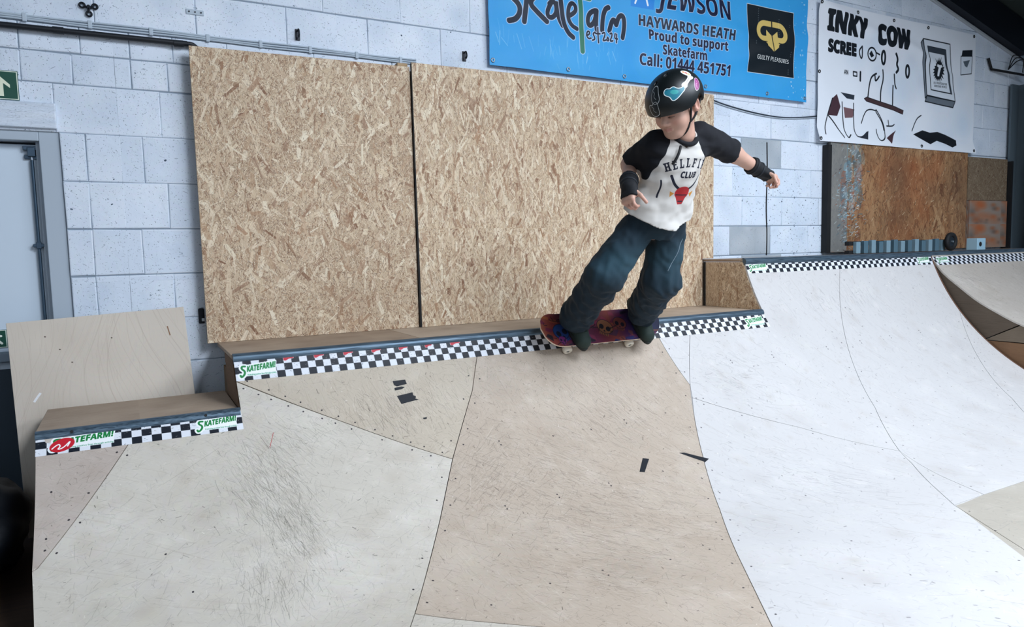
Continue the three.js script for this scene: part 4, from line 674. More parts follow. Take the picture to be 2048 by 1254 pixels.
// ---------------------------------------------------------------- fittings on the block wall
{
  const pm = mat({ color: 0x10151d, roughness: 0.5 });
  const p = thing('conduit_pipe', 'black plastic conduit along the wall above the door', 'pipe');
  part('pipe', rod([-1.4, 2.278, 0.026], [0.33, 2.287, 0.026], 0.0135, 14), pm, p); part('end_bend', tube([[0.33, 2.287, 0.026], [0.352, 2.286, 0.024], [0.372, 2.278, 0.01]], 0.0125, 12), pm, p);
  for (const x of [-0.22, 0.29]) part('coupling', rod([x - 0.022, 2.284, 0.026], [x + 0.022, 2.285, 0.026], 0.0165, 14), pm, p);
  const cab = thing('cable_bundle', 'white painted cables clipped along the wall above the boards', 'cable');
  const cm = mat({ color: 0xbcc9d4, roughness: 0.7 });
  for (let i = 0; i < 3; i++) part('cable', tube(Array.from({ length: 15 }, (_, j) => [-1.4 + j * 0.212, 2.322 + i * 0.0105 + 0.0025 * Math.sin(j * 1.7 + i), 0.007]), 0.0046, 6, 60), cm, cab);
  for (let x = -0.35; x < 1.5; x += 0.26) part('clip', bx(x - 0.009, x + 0.009, 2.313, 2.351, 0.0, 0.0145, 0.003), cm, cab);
  const hookM = mat({ color: 0x151a22, metalness: 0.5, roughness: 0.45 });
  const hk = (x, y, label) => { const t = thing('wall_hook', label, 'hook', [x, y, 0]); part('plate', bx(-0.012, 0.012, -0.03, 0.03, 0, 0.006, 0.002), hookM, t); part('hook', tube([[0, 0.02, 0.004], [0, 0.022, 0.03], [0, -0.005, 0.042], [0, -0.018, 0.03], [0, -0.01, 0.02]], 0.0045, 8), hookM, t); return t; };
  const t = thing('wall_anchor', 'black three lobed anchor plate on the wall above the door', 'bracket', [-0.09, 2.41, 0]);
  for (const a of [20, 160, 270]) { const q = new THREE.TorusGeometry(0.011, 0.0045, 8, 16); q.translate(Math.cos(a * D2R) * 0.028, Math.sin(a * D2R) * 0.028, 0.008); part('eye', q, hookM, t); part('arm', rod([0, 0, 0.008], [Math.cos(a * D2R) * 0.02, Math.sin(a * D2R) * 0.02, 0.008], 0.006), hookM, t); }
  part('stud', rod([0, 0, 0], [0, 0, 0.035], 0.007), hookM, t);
  const pl = thing('wall_plate', 'white painted oval plate with bolts on the upper wall', 'plate', [0.378, 2.455, 0]);
  part('plate', bx(-0.042, 0.042, -0.013, 0.013, 0, 0.006, 0.0028), cm, pl); for (const x of [-0.028, 0.0, 0.028]) part('bolt', rod([x, 0, 0.005], [x, 0, 0.009], 0.004, 8), hookM, pl);
  hk(0.887, 2.406, 'black coat hook above the left chipboard sheet'); hk(1.884, 2.4, 'small black hook just left of the blue banner');
  const lk = thing('hasp', 'dark hasp on the wall beside the lower left chipboard edge', 'hasp', [0.318, 0.905, 0]);
  part('plate', bx(-0.014, 0.014, -0.04, 0.04, 0, 0.012, 0.005), hookM, lk); part('catch', bx(0.0, 0.014, -0.028, -0.012, 0.012, 0.02, 0.002), mat({ color: 0xd5dde2, roughness: 0.4 }), lk);
  // cables drooping across the wall at the right
  const dk = mat({ color: 0x2a3644, roughness: 0.6 });
  solo('drooping_cable', tube([[3.86, 2.32, 0.012], [4.0, 2.288, 0.01], [4.315, 2.246, 0.008], [4.65, 2.226, 0.008], [4.9, 2.24, 0.008], [5.14, 2.27, 0.012]], 0.0048, 6), dk, 'dark cable drooping across the wall below the blue banner', 'cable');
  solo('drooping_cable', tube([[3.86, 2.305, 0.01], [4.1, 2.262, 0.008], [4.4, 2.228, 0.008], [4.7, 2.218, 0.008], [5.14, 2.255, 0.01]], 0.0036, 6), cm, 'thin pale cable just under the dark drooping cable', 'cable');
  solo('wall_crack_strip', tube([[4.525, 2.02, 0.003], [4.53, 1.8, 0.004], [4.522, 1.5, 0.004], [4.532, 1.3, 0.003], [4.53, 1.125, 0.003]], 0.0042, 6), M.black, 'black vertical sealant line on the block wall', 'seal');
  // bracket and looped wires near the eave
  const br = thing('eave_bracket', 'dark bracket with looped wires near the low eave', 'bracket', [7.9, 2.9, 0]);
  part('arm', merge([rod([-0.22, 0.0, 0.02], [0.3, -0.03, 0.1], 0.012), rod([-0.22, 0.0, 0.02], [-0.28, 0.1, 0.02], 0.012)]), M.black, br);
  for (let i = 0; i < 3; i++) part('wire', tube([[0.05, 0.02, 0.04], [0.1 + i * 0.05, 0.16 - i * 0.02, 0.06], [0.22 + i * 0.03, 0.12, 0.09], [0.2 + i * 0.03, -0.01, 0.1]], 0.005, 6), M.black, br);
}

// ---------------------------------------------------------------- sheet of plywood leaning by the door, and the dark corner
{
  const c = canvas(1024, 1024, (ctx, w, h) => {
    ctx.fillStyle = '#d0c5b6'; ctx.fillRect(0, 0, w, h); blotch(ctx, w, h, 30, [226, 214, 196], 0.1, 0.3, 60, 220); blotch(ctx, w, h, 20, [168, 150, 130], 0.05, 0.2, 60, 200);
    for (let i = 0; i < 60; i++) {                      // cathedral grain
      const cx = 300 + gauss() * 260, off = i * 22 - 200;
      smooth(ctx, Array.from({ length: 9 }, (_, j) => [cx * 0.25 + off + 90 * Math.sin(j * 0.7 + i * 0.13) + 40 * noise(j * 0.5, i * 0.2), j * 128])); ctx.strokeStyle = rgba([150, 130, 110], rr(0.06, 0.18)); ctx.lineWidth = rr(1, 4); ctx.stroke();
    }
    for (let i = 0; i < 500; i++) { ctx.fillStyle = rgba([120, 100, 80], rr(0.04, 0.14)); ctx.fillRect(rr(0, w), rr(0, h), rr(0.6, 1.6), rr(20, 120)); }
    for (const [x, y] of [[150, 90], [205, 160], [250, 230], [880, 60], [430, 130]]) { ctx.fillStyle = 'rgba(60,44,34,0.85)'; ctx.beginPath(); ctx.ellipse(x, y, 4, 3, 0.4, 0, 7); ctx.fill(); }
    ctx.strokeStyle = 'rgba(120,76,40,0.9)'; ctx.lineWidth = 5; line(ctx, [[688, 100], [696, 150]]); ctx.stroke(); ctx.strokeStyle = 'rgba(240,244,248,0.8)'; ctx.lineWidth = 10; smooth(ctx, [[78, 400], [92, 380], [108, 360]]); ctx.stroke();
  });
  const t = thing('plywood_sheet', 'bare birch plywood sheet leaning against the wall by the door', 'board', [-0.095, 0.0, 0.345]);
  const g = bx(-0.368, 0.368, 0.0, 0.965, -0.006, 0.006, 0.002); const u = g.attributes.uv, p = g.attributes.position; for (let i = 0; i < p.count; i++) u.setXY(i, (p.getX(i) + 0.368) / 0.97, p.getY(i) / 0.97);
  part('panel', g, mat({ map: tex(c, { clamp: true }), roughness: 0.65 }), t);
  t.rotation.order = 'YXZ'; t.rotation.set(-0.245, 0, 0.045);
  t.position.y = 0.012;
  // dark bag and green crate in the shadowed corner
  const bag = new THREE.SphereGeometry(1, 40, 28), bp = bag.attributes.position;
  for (let i = 0; i < bp.count; i++) { const v = V(bp.getX(i), bp.getY(i), bp.getZ(i)), n = 1 + 0.14 * noise(v.x * 2.2, v.y * 2.2, v.z * 2.2) + 0.04 * noise(v.x * 7, v.y * 7, v.z * 7); bp.setXYZ(i, v.x * 0.23 * n, Math.max(-0.175, v.y * 0.21 * n) + 0.163, v.z * 0.3 * n); }
  bag.computeVertexNormals();
  const bt = thing('rubbish_bag', 'black rubbish bag slumped in the dark gap beside the ramp', 'bag', [-0.635, 0, 0.62]);
  part('sack', bag, mat({ color: 0x0b1119, roughness: 0.5 }), bt); part('tied_neck', tube([[0, 0.36, 0], [0.02, 0.41, 0.01], [0.05, 0.44, 0.03]], 0.02, 8), mat({ color: 0x0b1119, roughness: 0.5 }), bt);
  const cr = thing('storage_crate', 'dark teal plastic crate at the left edge of the picture', 'crate', [-0.625, -0.012, 1.16]);
  const cm = mat({ color: 0x2f4a4c, roughness: 0.6 });
  part('body', merge([bx(-0.14, 0.14, 0.002, 0.012, -0.1, 0.1), bx(-0.14, 0.14, 0.012, 0.25, 0.09, 0.1), bx(-0.14, 0.14, 0.012, 0.25, -0.1, -0.09), bx(0.13, 0.14, 0.012, 0.25, -0.09, 0.09), bx(-0.14, -0.13, 0.012, 0.25, -0.09, 0.09)]), cm, cr); part('rim', merge([bx(-0.15, 0.15, 0.235, 0.255, 0.098, 0.108), bx(-0.15, 0.15, 0.235, 0.255, -0.108, -0.098), bx(0.138, 0.148, 0.235, 0.255, -0.1, 0.1), bx(-0.148, -0.138, 0.235, 0.255, -0.1, 0.1)]), cm, cr);
}

// ---------------------------------------------------------------- skateboard, riding the lip with its wheels on the transition
const BS = 1.585, BX = 2.32, bN = rampN(BS), bT = V(0, Math.sin(BS / R), -Math.cos(BS / R));   // bT points up the slope
const boardFrame = new THREE.Matrix4().makeBasis(V(1, 0, 0), bN, bT.clone().negate());           // x along, y off the surface, z down the slope
const boardBase = onRamp(BX, BS);
const DECK_H = 0.098;
{
  const t = thing('skateboard', 'skateboard with purple and orange skull art under the skater', 'skateboard', boardBase.toArray());
  t.quaternion.setFromRotationMatrix(boardFrame);
  const HL = 0.405, HW = 0.101, nx = 60, nz = 12, th = 0.011;
  const half = (u) => { const a = Math.abs(u), e = 0.29; if (a < e) return HW; const q = (a - e) / (HL - e); return HW * Math.sqrt(Math.max(0, 1 - q * q)); };
  const hgt = (x, z) => { const a = Math.abs(x) - 0.255; return DECK_H + (a > 0 ? 0.9 * a * a * (1 + a) + a * 0.12 : 0) + 0.006 * (z / HW) ** 2; };
  const grid = (off, flip) => { const P = [], U = [], I = []; for (let i = 0; i <= nx; i++) for (let j = 0; j <= nz; j++) { const x = -HL + 2 * HL * i / nx, z = (j / nz * 2 - 1) * half(x); P.push(x, hgt(x, z) + off, z); U.push(i / nx, 0.5 - z / HW / 2); } for (let i = 0; i < nx; i++) for (let j = 0; j < nz; j++) { const a = i * (nz + 1) + j, b = a + nz + 1; flip ? I.push(a, b, a + 1, b, b + 1, a + 1) : I.push(a, a + 1, b, b, a + 1, b + 1); } const g = new THREE.BufferGeometry(); g.setAttribute('position', new THREE.Float32BufferAttribute(P, 3)); g.setAttribute('uv', new THREE.Float32BufferAttribute(U, 2)); g.setIndex(I); g.computeVertexNormals(); return g; };
  const art = canvas(1024, 256, (ctx, w, h) => {
    const gr = ctx.createLinearGradient(0, 0, w, 0); [[0, '#c56a48'], [0.12, '#b8483f'], [0.25, '#5a2350'], [0.45, '#8e2f55'], [0.6, '#c0574a'], [0.72, '#6a2a6c'], [0.85, '#25336f'], [1, '#1c2447']].forEach(([a, b]) => gr.addColorStop(a, b)); ctx.fillStyle = gr; ctx.fillRect(0, 0, w, h);
    for (let i = 0; i < 60; i++) { const x = rr(0, w), y = rr(0, h); ctx.fillStyle = rgba([[232, 134, 62], [150, 40, 92], [40, 60, 140], [24, 22, 44], [206, 72, 110]][(rnd() * 5) | 0], rr(0.35, 0.8)); poly(ctx, [[x, y], [x + rr(20, 90), y + gauss() * 30], [x + rr(10, 60), y + rr(20, 60)], [x - rr(0, 30), y + rr(10, 40)]], ctx.fillStyle); }
    const skull = (x, y, s, a, c, e) => { ctx.save(); ctx.translate(x, y); ctx.rotate(a); ctx.scale(s, s); ctx.fillStyle = c; ctx.beginPath(); ctx.ellipse(0, 0, 1, 0.85, 0, 0, 7); ctx.fill(); ctx.fillRect(-0.55, 0.4, 1.1, 0.75); ctx.fillStyle = e; for (const q of [-0.42, 0.42]) { ctx.beginPath(); ctx.ellipse(q, 0.12, 0.28, 0.32, q * 0.4, 0, 7); ctx.fill(); } poly(ctx, [[0, 0.4], [0.14, 0.66], [-0.14, 0.66]], e); for (let i = -2; i <= 2; i++) { ctx.fillStyle = e; ctx.fillRect(i * 0.2 - 0.02, 0.82, 0.05, 0.33); } ctx.strokeStyle = e; ctx.lineWidth = 0.06; ctx.beginPath(); ctx.ellipse(0, 0, 1, 0.85, 0, 0, 7); ctx.stroke(); ctx.restore(); };
    skull(180, 140, 70, -0.3, '#2a5aa8', '#141a3c'); skull(170, 205, 34, 0.2, '#b0409c', '#3a1450'); skull(560, 130, 66, 0.5, '#d08858', '#251628'); skull(700, 110, 56, 0.3, '#b05a4c', '#1e1430'); skull(860, 150, 60, -0.2, '#2c4a9c', '#10163a'); skull(420, 60, 44, 0.2, '#7a2c60', '#1c1030');
    ctx.strokeStyle = 'rgba(18,14,30,0.9)'; ctx.lineWidth = 5; for (let i = 0; i < 26; i++) { const x = rr(0, w), y = rr(0, h); smooth(ctx, [[x, y], [x + gauss() * 40, y + gauss() * 30], [x + gauss() * 80, y + gauss() * 40]]); ctx.stroke(); }
  });
  const top = part('deck', merge([grid(0, false), grid(-th * 0.4, true)]), mat({ map: tex(art, { clamp: true }), color: 0xb4b0b8, roughness: 0.75 }), t, 'deck top with dark skull art');
  const ply = []; { const P = [], I = []; const ring_ = []; for (let i = 0; i <= nx; i++) ring_.push([-HL + 2 * HL * i / nx, 1]); for (let i = nx; i >= 0; i--) ring_.push([-HL + 2 * HL * i / nx, -1]); ring_.forEach(([x, s]) => { const z = s * half(x); P.push(x, hgt(x, z) - 0.0005, z * 1.006, x, hgt(x, z) - th, z * 1.0); }); const n = ring_.length; for (let i = 0; i < n; i++) { const a = i * 2, b = ((i + 1) % n) * 2; I.push(a, a + 1, b, b, a + 1, b + 1); } const g = new THREE.BufferGeometry(); g.setAttribute('position', new THREE.Float32BufferAttribute(P, 3)); g.setAttribute('uv', new THREE.Float32BufferAttribute(new Float32Array(P.length / 3 * 2), 2)); g.setIndex(I); g.computeVertexNormals(); ply.push(g, grid(-th, true)); }
  part('deck_edge', merge(ply), mat({ color: 0xe2cdb8, roughness: 0.6 }), top, 'pale maple edge of the deck');
  const metal = mat({ color: 0x9aa2a8, metalness: 0.85, roughness: 0.35 }), urethane = mat({ color: 0xe6dfcf, roughness: 0.5 });
  for (const x of [-0.215, 0.215]) {
    const tr = part('truck', merge([bx(x - 0.04, x + 0.04, DECK_H - th - 0.01, DECK_H - th, -0.028, 0.028, 0.003), rod([x, DECK_H - th - 0.008, 0], [x, 0.03, 0], 0.016, 14, 0.013), rod([x, 0.03, -0.07], [x, 0.03, 0.07], 0.012, 12)]), metal, t);
    part('axle', rod([x, 0.03, -0.104], [x, 0.03, 0.104], 0.004, 8), metal, tr);
    for (const q of [-1, 1]) {
      const pr = [[0.009, -0.016], [0.02, -0.0165], [0.0255, -0.012], [0.0275, -0.004], [0.0275, 0.004], [0.0255, 0.012], [0.02, 0.0165], [0.012, 0.0145], [0.009, 0.010], [0.009, -0.016]].map((p) => new THREE.Vector2(...p));
      const w = new THREE.LatheGeometry(pr, 28); w.rotateX(Math.PI / 2); w.translate(x, 0.03, q * 0.088); const wo = part('wheel', w, urethane, t, 'cream urethane wheel');
      const bg = new THREE.CylinderGeometry(0.0105, 0.0105, 0.012, 16); bg.rotateX(Math.PI / 2); bg.translate(x, 0.03, q * 0.092); part('bearing', bg, mat({ color: 0x2a2c30, metalness: 0.5, roughness: 0.4 }), wo);
    }
  }
}

// ---------------------------------------------------------------- the skater
// surface nets over a distance field
function surface(f, lo, hi, cell) {
  const nx = Math.ceil((hi[0] - lo[0]) / cell) + 1, ny = Math.ceil((hi[1] - lo[1]) / cell) + 1, nz = Math.ceil((hi[2] - lo[2]) / cell) + 1;
  const F = new Float32Array(nx * ny * nz), id = (i, j, k) => i + nx * (j + ny * k);
  for (let k = 0; k < nz; k++) for (let j = 0; j < ny; j++) for (let i = 0; i < nx; i++) F[id(i, j, k)] = f(lo[0] + i * cell, lo[1] + j * cell, lo[2] + k * cell);
  const vid = new Int32Array(nx * ny * nz).fill(-1), P = [], I = [];
  const E = [[0, 1], [2, 3], [4, 5], [6, 7], [0, 2], [1, 3], [4, 6], [5, 7], [0, 4], [1, 5], [2, 6], [3, 7]], c = new Float32Array(8);
  for (let k = 0; k < nz - 1; k++) for (let j = 0; j < ny - 1; j++) for (let i = 0; i < nx - 1; i++) {
    let m = 0; for (let q = 0; q < 8; q++) { c[q] = F[id(i + (q & 1), j + ((q >> 1) & 1), k + (q >> 2))]; if (c[q] < 0) m |= 1 << q; }
    if (m === 0 || m === 255) continue;
    let x = 0, y = 0, z = 0, n = 0;
    for (const [a, b] of E) if ((c[a] < 0) !== (c[b] < 0)) { const t = c[a] / (c[a] - c[b]); x += (a & 1) + t * ((b & 1) - (a & 1)); y += ((a >> 1) & 1) + t * (((b >> 1) & 1) - ((a >> 1) & 1)); z += (a >> 2) + t * ((b >> 2) - (a >> 2)); n++; }
    vid[id(i, j, k)] = P.length / 3; P.push(lo[0] + (i + x / n) * cell, lo[1] + (j + y / n) * cell, lo[2] + (k + z / n) * cell);
  }
  const quad = (a, b, c2, d, flip) => { if (a < 0 || b < 0 || c2 < 0 || d < 0) return; flip ? I.push(a, c2, b, a, d, c2) : I.push(a, b, c2, a, c2, d); };
  for (let k = 1; k < nz - 1; k++) for (let j = 1; j < ny - 1; j++) for (let i = 1; i < nx - 1; i++) {
    const s = F[id(i, j, k)] < 0;
    if (s !== F[id(i + 1, j, k)] < 0) quad(vid[id(i, j - 1, k - 1)], vid[id(i, j, k - 1)], vid[id(i, j, k)], vid[id(i, j - 1, k)], !s);
    if (s !== F[id(i, j + 1, k)] < 0) quad(vid[id(i - 1, j, k - 1)], vid[id(i - 1, j, k)], vid[id(i, j, k)], vid[id(i, j, k - 1)], !s);
    if (s !== F[id(i, j, k + 1)] < 0) quad(vid[id(i - 1, j - 1, k)], vid[id(i, j - 1, k)], vid[id(i, j, k)], vid[id(i - 1, j, k)], !s);
  }
  const N = new Float32Array(P.length), e = cell * 0.6;
  for (let q = 0; q < P.length; q += 3) { const [x, y, z] = [P[q], P[q + 1], P[q + 2]]; let a = f(x + e, y, z) - f(x - e, y, z), b = f(x, y + e, z) - f(x, y - e, z), d = f(x, y, z + e) - f(x, y, z - e); const l = Math.hypot(a, b, d) || 1; N[q] = a / l; N[q + 1] = b / l; N[q + 2] = d / l; }
  const g = new THREE.BufferGeometry();
  g.setAttribute('position', new THREE.Float32BufferAttribute(P, 3)); g.setAttribute('normal', new THREE.Float32BufferAttribute(N, 3)); g.setIndex(I);
  return g;
}
const cone = (x, y, z, b) => { const px = x - b[0], py = y - b[1], pz = z - b[2], dx = b[3] - b[0], dy = b[4] - b[1], dz = b[5] - b[2], h = clamp((px * dx + py * dy + pz * dz) / (dx * dx + dy * dy + dz * dz + 1e-9), 0, 1); return Math.hypot(px - dx * h, py - dy * h, pz - dz * h) - (b[6] + (b[7] - b[6]) * h); };
const smin = (a, b, k) => { const h = Math.max(k - Math.abs(a - b), 0) / k; return Math.min(a, b) - h * h * k * 0.25; };
const ell = (x, y, z, c, r) => { const a = (x - c[0]) / r[0], b = (y - c[1]) / r[1], d = (z - c[2]) / r[2], q = Math.hypot(a, b, d); return (q - 1) * Math.min(r[0], r[1], r[2]); };
const bone = (a, b, ra, rb) => [a.x, a.y, a.z, b.x, b.y, b.z, ra, rb];
const J = {
  neckTop: V(2.256, 1.770, 1.513), neck: V(2.285, 1.724, 1.488), shR: V(2.165, 1.690, 1.410), shL: V(2.440, 1.730, 1.475), elR: V(2.177, 1.609, 1.235), wrR: V(2.054, 1.486, 1.386), elL: V(2.675, 1.658, 1.432), wrL: V(2.867, 1.579, 1.430),
  pel: V(2.304, 1.326, 1.264), hipR: V(2.222, 1.305, 1.240), hipL: V(2.394, 1.305, 1.268), chest: V(2.289, 1.589, 1.435), knR: V(2.075, 1.075, 1.165), knL: V(2.40, 1.04, 1.20), anR: V(2.12, 0.845, 0.842), anL: V(2.575, 0.852, 0.852),
};
const base = V(2.34, 0.72, 0.86);                      // between the feet
const person = thing('person', 'person in black helmet, raglan tee and baggy jeans riding the skateboard', 'person', base.toArray());
const rel = (g) => { g.translate(-base.x, -base.y, -base.z); return g; };
// torso frame
const tUp = J.neck.clone().sub(J.pel).normalize(), tRt = J.shL.clone().sub(J.shR); tRt.addScaledVector(tUp, -tRt.dot(tUp)).normalize(); const tFw = V(0, 0, 0).crossVectors(tRt, tUp);
const tLoc = (x, y, z) => { const a = x - J.chest.x, b = y - J.chest.y, c = z - J.chest.z; return [a * tRt.x + b * tRt.y + c * tRt.z, a * tUp.x + b * tUp.y + c * tUp.z, a * tFw.x + b * tFw.y + c * tFw.z]; };
const prof = (tab, y) => { if (y <= tab[0][0]) return tab[0][1]; for (let i = 1; i < tab.length; i++) if (y <= tab[i][0]) return lerp(tab[i - 1][1], tab[i][1], sstep(tab[i - 1][0], tab[i][0], y)); return tab[tab.length - 1][1]; };
const torsoW = [[-0.32, 0.188], [-0.2, 0.162], [-0.1, 0.146], [0.0, 0.150], [0.06, 0.152], [0.105, 0.115], [0.15, 0.06]], torsoD = [[-0.32, 0.15], [-0.2, 0.112], [-0.1, 0.098], [0.0, 0.104], [0.06, 0.092], [0.11, 0.07], [0.15, 0.05]];
const torso = (x, y, z, grow) => { const [a, b, c] = tLoc(x, y, z), w = prof(torsoW, b) + grow, d = prof(torsoD, b) + grow, q = Math.hypot(a / w, (c + 0.015) / d); return [Math.max((q - 1) * Math.min(w, d), b - 0.155, -0.33 - b), a, b, c]; };

// head frame: he looks down to his right
const cBack = camF.clone().negate();
const hF = camR.clone().multiplyScalar(-0.64).addScaledVector(camU, -0.58).addScaledVector(cBack, 0.50).normalize();
const hUp0 = camU.clone().multiplyScalar(0.97).addScaledVector(camR, 0.2).normalize();
const hU = hUp0.clone().addScaledVector(hF, -hUp0.dot(hF)).normalize(), hS = V(0, 0, 0).crossVectors(hU, hF);
const HC = V(2.206, 1.836, 1.533), HK = 1.09;
const headM = new THREE.Matrix4().makeBasis(hS, hU, hF).scale(V(HK, HK, HK)).setPosition(HC);
const headInv = headM.clone().invert();
const neckL = J.neck.clone().applyMatrix4(headInv), neckL2 = V(0, -0.06, -0.02);
const skinBase = [0.60, 0.36, 0.27];
function headField(x, y, z) {
  const ax = Math.abs(x);
  let d = ell(x, y, z, [0, 0.03, -0.012], [0.077, 0.094, 0.096]);
  d = smin(d, ell(x, y, z, [0, -0.03, 0.028], [0.061, 0.074, 0.064]), 0.03);
  d = smin(d, cone(ax, y, z, [0.052, -0.045, 0.0, 0.02, -0.092, 0.05, 0.022, 0.02]), 0.03);
  d = smin(d, ell(x, y, z, [0, -0.094, 0.062], [0.026, 0.02, 0.022]), 0.02);
  d = smin(d, ell(ax, y, z, [0.036, -0.034, 0.058], [0.028, 0.028, 0.026]), 0.02);
  d = smin(d, cone(ax, y, z, [0.006, 0.018, 0.083, 0.046, 0.016, 0.066, 0.011, 0.01]), 0.016);
  d = Math.max(d, -(ell(ax, y, z, [0.031, -0.004, 0.098], [0.019, 0.013, 0.019])) - 0.0);
  d = smin(d, ell(ax, y, z, [0.031, -0.005, 0.07], [0.0165, 0.0135, 0.0165]), 0.006);
  d = smin(d, cone(x, y, z, [0, 0.008, 0.085, 0, -0.03, 0.103, 0.008, 0.0115]), 0.014);
  d = smin(d, ell(ax, y, z, [0.0115, -0.036, 0.094], [0.0095, 0.008, 0.011]), 0.008);
  d = smin(d, cone(ax, y, z, [0, -0.058, 0.0905, 0.017, -0.0615, 0.082, 0.0062, 0.004]), 0.006);
  d = smin(d, cone(ax, y, z, [0, -0.0675, 0.089, 0.015, -0.0655, 0.082, 0.0068, 0.004]), 0.006);
  d = Math.max(d, -cone(ax, y, z, [0, -0.0628, 0.099, 0.02, -0.0636, 0.088, 0.0022, 0.0018]));
  // ears
  let e = ell(ax - 0.004, y, z, [0.079 + 0.16 * Math.abs(z + 0.03) * 0, -0.008, -0.022], [0.0105, 0.031, 0.02]);
  e = Math.max(e, -ell(ax, y, z, [0.093, -0.006, -0.019], [0.009, 0.02, 0.011]));
  d = smin(d, e, 0.008);
  d = smin(d, cone(x, y, z, [neckL2.x, neckL2.y, neckL2.z, neckL.x, neckL.y, neckL.z, 0.049, 0.054]), 0.03);
  return d;
}
function colorize(g, fn) { const p = g.attributes.position, C = new Float32Array(p.count * 3); for (let i = 0; i < p.count; i++) C.set(fn(p.getX(i), p.getY(i), p.getZ(i)), i * 3); g.setAttribute('color', new THREE.BufferAttribute(C, 3)); return g; }
const headG = colorize(surface(headField, [-0.105, -0.19, -0.125], [0.105, 0.14, 0.13], 0.0032), (x, y, z) => {
  const ax = Math.abs(x), n = noise(x * 60, y * 60, z * 60) * 0.04; let c = skinBase.map((v) => v * (1 + n));
  const hair = Math.max(sstep(0.035, 0.05, y + 0.25 * Math.min(0, z)), (z < -0.045 && y > -0.05 && ax < 0.079 ? 1 : 0), z > -0.012 && z < 0.008 && ax > 0.06 && y > -0.012 ? 0.75 : 0);
  c = mixc(c, [0.045, 0.028, 0.02], hair);
  const brow = sstep(0.006, 0.002, Math.abs(y - 0.0165 + (ax - 0.03) ** 2 * 6)) * sstep(0.008, 0.012, ax) * sstep(0.05, 0.044, ax) * (z > 0.04 ? 1 : 0); c = mixc(c, [0.08, 0.048, 0.03], brow * 0.85);
  const lip = sstep(0.0085, 0.005, Math.abs(y + 0.063)) * sstep(0.021, 0.016, ax) * (z > 0.078 ? 1 : 0); c = mixc(c, [0.50, 0.20, 0.17], lip * 0.7);
  const lash = sstep(0.0022, 0.001, Math.abs(y + 0.0095 + (ax - 0.031) ** 2 * 4)) * sstep(0.016, 0.018, ax) * sstep(0.046, 0.043, ax) * (z > 0.06 ? 1 : 0); c = mixc(c, [0.03, 0.02, 0.018], lash); c = mixc(c, [0.34, 0.17, 0.13], 0.45 * Math.exp(-(((ax - 0.031) / 0.014) ** 2 + ((y + 0.003) / 0.009) ** 2)) * (z > 0.05 ? 1 : 0));
  const blush = Math.exp(-(((ax - 0.042) / 0.016) ** 2 + ((y + 0.034) / 0.016) ** 2)) * (z > 0.03 ? 1 : 0) + (ax > 0.076 && z < 0.01 ? 0.6 : 0); return mixc(c, [0.62, 0.27, 0.21], blush * 0.5);
});
headG.applyMatrix4(headM);
// hands: palm, four unequal fingers and a thumb, in a frame of finger direction d, thumb side t, palm normal n
function handGeo(o, d, t, n, curls, thumb) {
  const bones = [], at = (p, a, b, c) => p.clone().addScaledVector(d, a).addScaledVector(t, b).addScaledVector(n, c);
  const W = V(0, 0, 0);
  const palm = []; for (const [b, r] of [[-0.026, 0.0125], [-0.009, 0.0135], [0.009, 0.0138], [0.025, 0.013]]) palm.push(bone(at(W, 0.0, b * 0.7, 0), at(W, 0.07, b, 0), 0.014, r));
  palm.push(bone(at(W, 0.01, 0.018, 0.008), at(W, 0.045, 0.03, 0.012), 0.015, 0.013));
  const fingers = [];
  [[0.026, 0.078, 0.062, 0.0085], [0.009, 0.082, 0.07, 0.0088], [-0.009, 0.078, 0.064, 0.0084], [-0.026, 0.07, 0.05, 0.0076]].forEach(([b, s, L, r], i) => {
    let p = at(W, s - 0.012, b, 0), a = curls[i] * 0.5; const seg = [0.46, 0.31, 0.23], ch = [];
    for (let j = 0; j < 3; j++) { const q = at(p, Math.cos(a) * L * seg[j], (b > 0 ? 0.04 : -0.04) * L * seg[j], Math.sin(a) * L * seg[j]); ch.push(bone(p, q, r * (1 - j * 0.07), r * (0.95 - j * 0.08))); p = q; a += curls[i]; }
    fingers.push(ch);
  });
  let p = at(W, 0.03, 0.034, 0.010); const th = [], [a0, a1] = thumb;
  for (let j = 0; j < 2; j++) { const q = at(p, [0.024, 0.024][j], a0 * (j ? 0.35 : 1) * 0.03, a1 * 0.02 * (j + 0.6)); th.push(bone(p, q, 0.0105 - j * 0.0012, 0.0098 - j * 0.0016)); p = q; }
  const f = (x, y, z) => {
    let e = 1; for (const b of palm) e = smin(e, cone(x, y, z, b), 0.012);
    let m = 1; for (const ch of fingers) { let q = 1; for (const b of ch) q = smin(q, cone(x, y, z, b), 0.003); m = Math.min(m, q); }
    e = smin(e, m, 0.006); let q = 1; for (const b of th) q = smin(q, cone(x, y, z, b), 0.004); return smin(e, q, 0.009);
  };
  const g = surface(f, [-0.16, -0.16, -0.16], [0.16, 0.16, 0.16], 0.0034); g.translate(o.x, o.y, o.z);
  return { g, palm };
}
const cR = camR, cU = camU;
const dR = cU.clone().multiplyScalar(-0.93).addScaledVector(cBack, 0.32).addScaledVector(cR, -0.1).normalize(), tR = cBack.clone().multiplyScalar(0.75).addScaledVector(cR, 0.55); tR.addScaledVector(dR, -tR.dot(dR)).normalize(); const nR = V(0, 0, 0).crossVectors(tR, dR); if (nR.dot(cR) < 0) nR.negate();
const dL = cR.clone().multiplyScalar(0.84).addScaledVector(cU, -0.5).addScaledVector(cBack, -0.1).normalize(), tL = cBack.clone().multiplyScalar(0.9).addScaledVector(cU, 0.35); tL.addScaledVector(dL, -tL.dot(dL)).normalize(); const nL = V(0, 0, 0).crossVectors(tL, dL); if (nL.dot(cU) > 0) nL.negate();
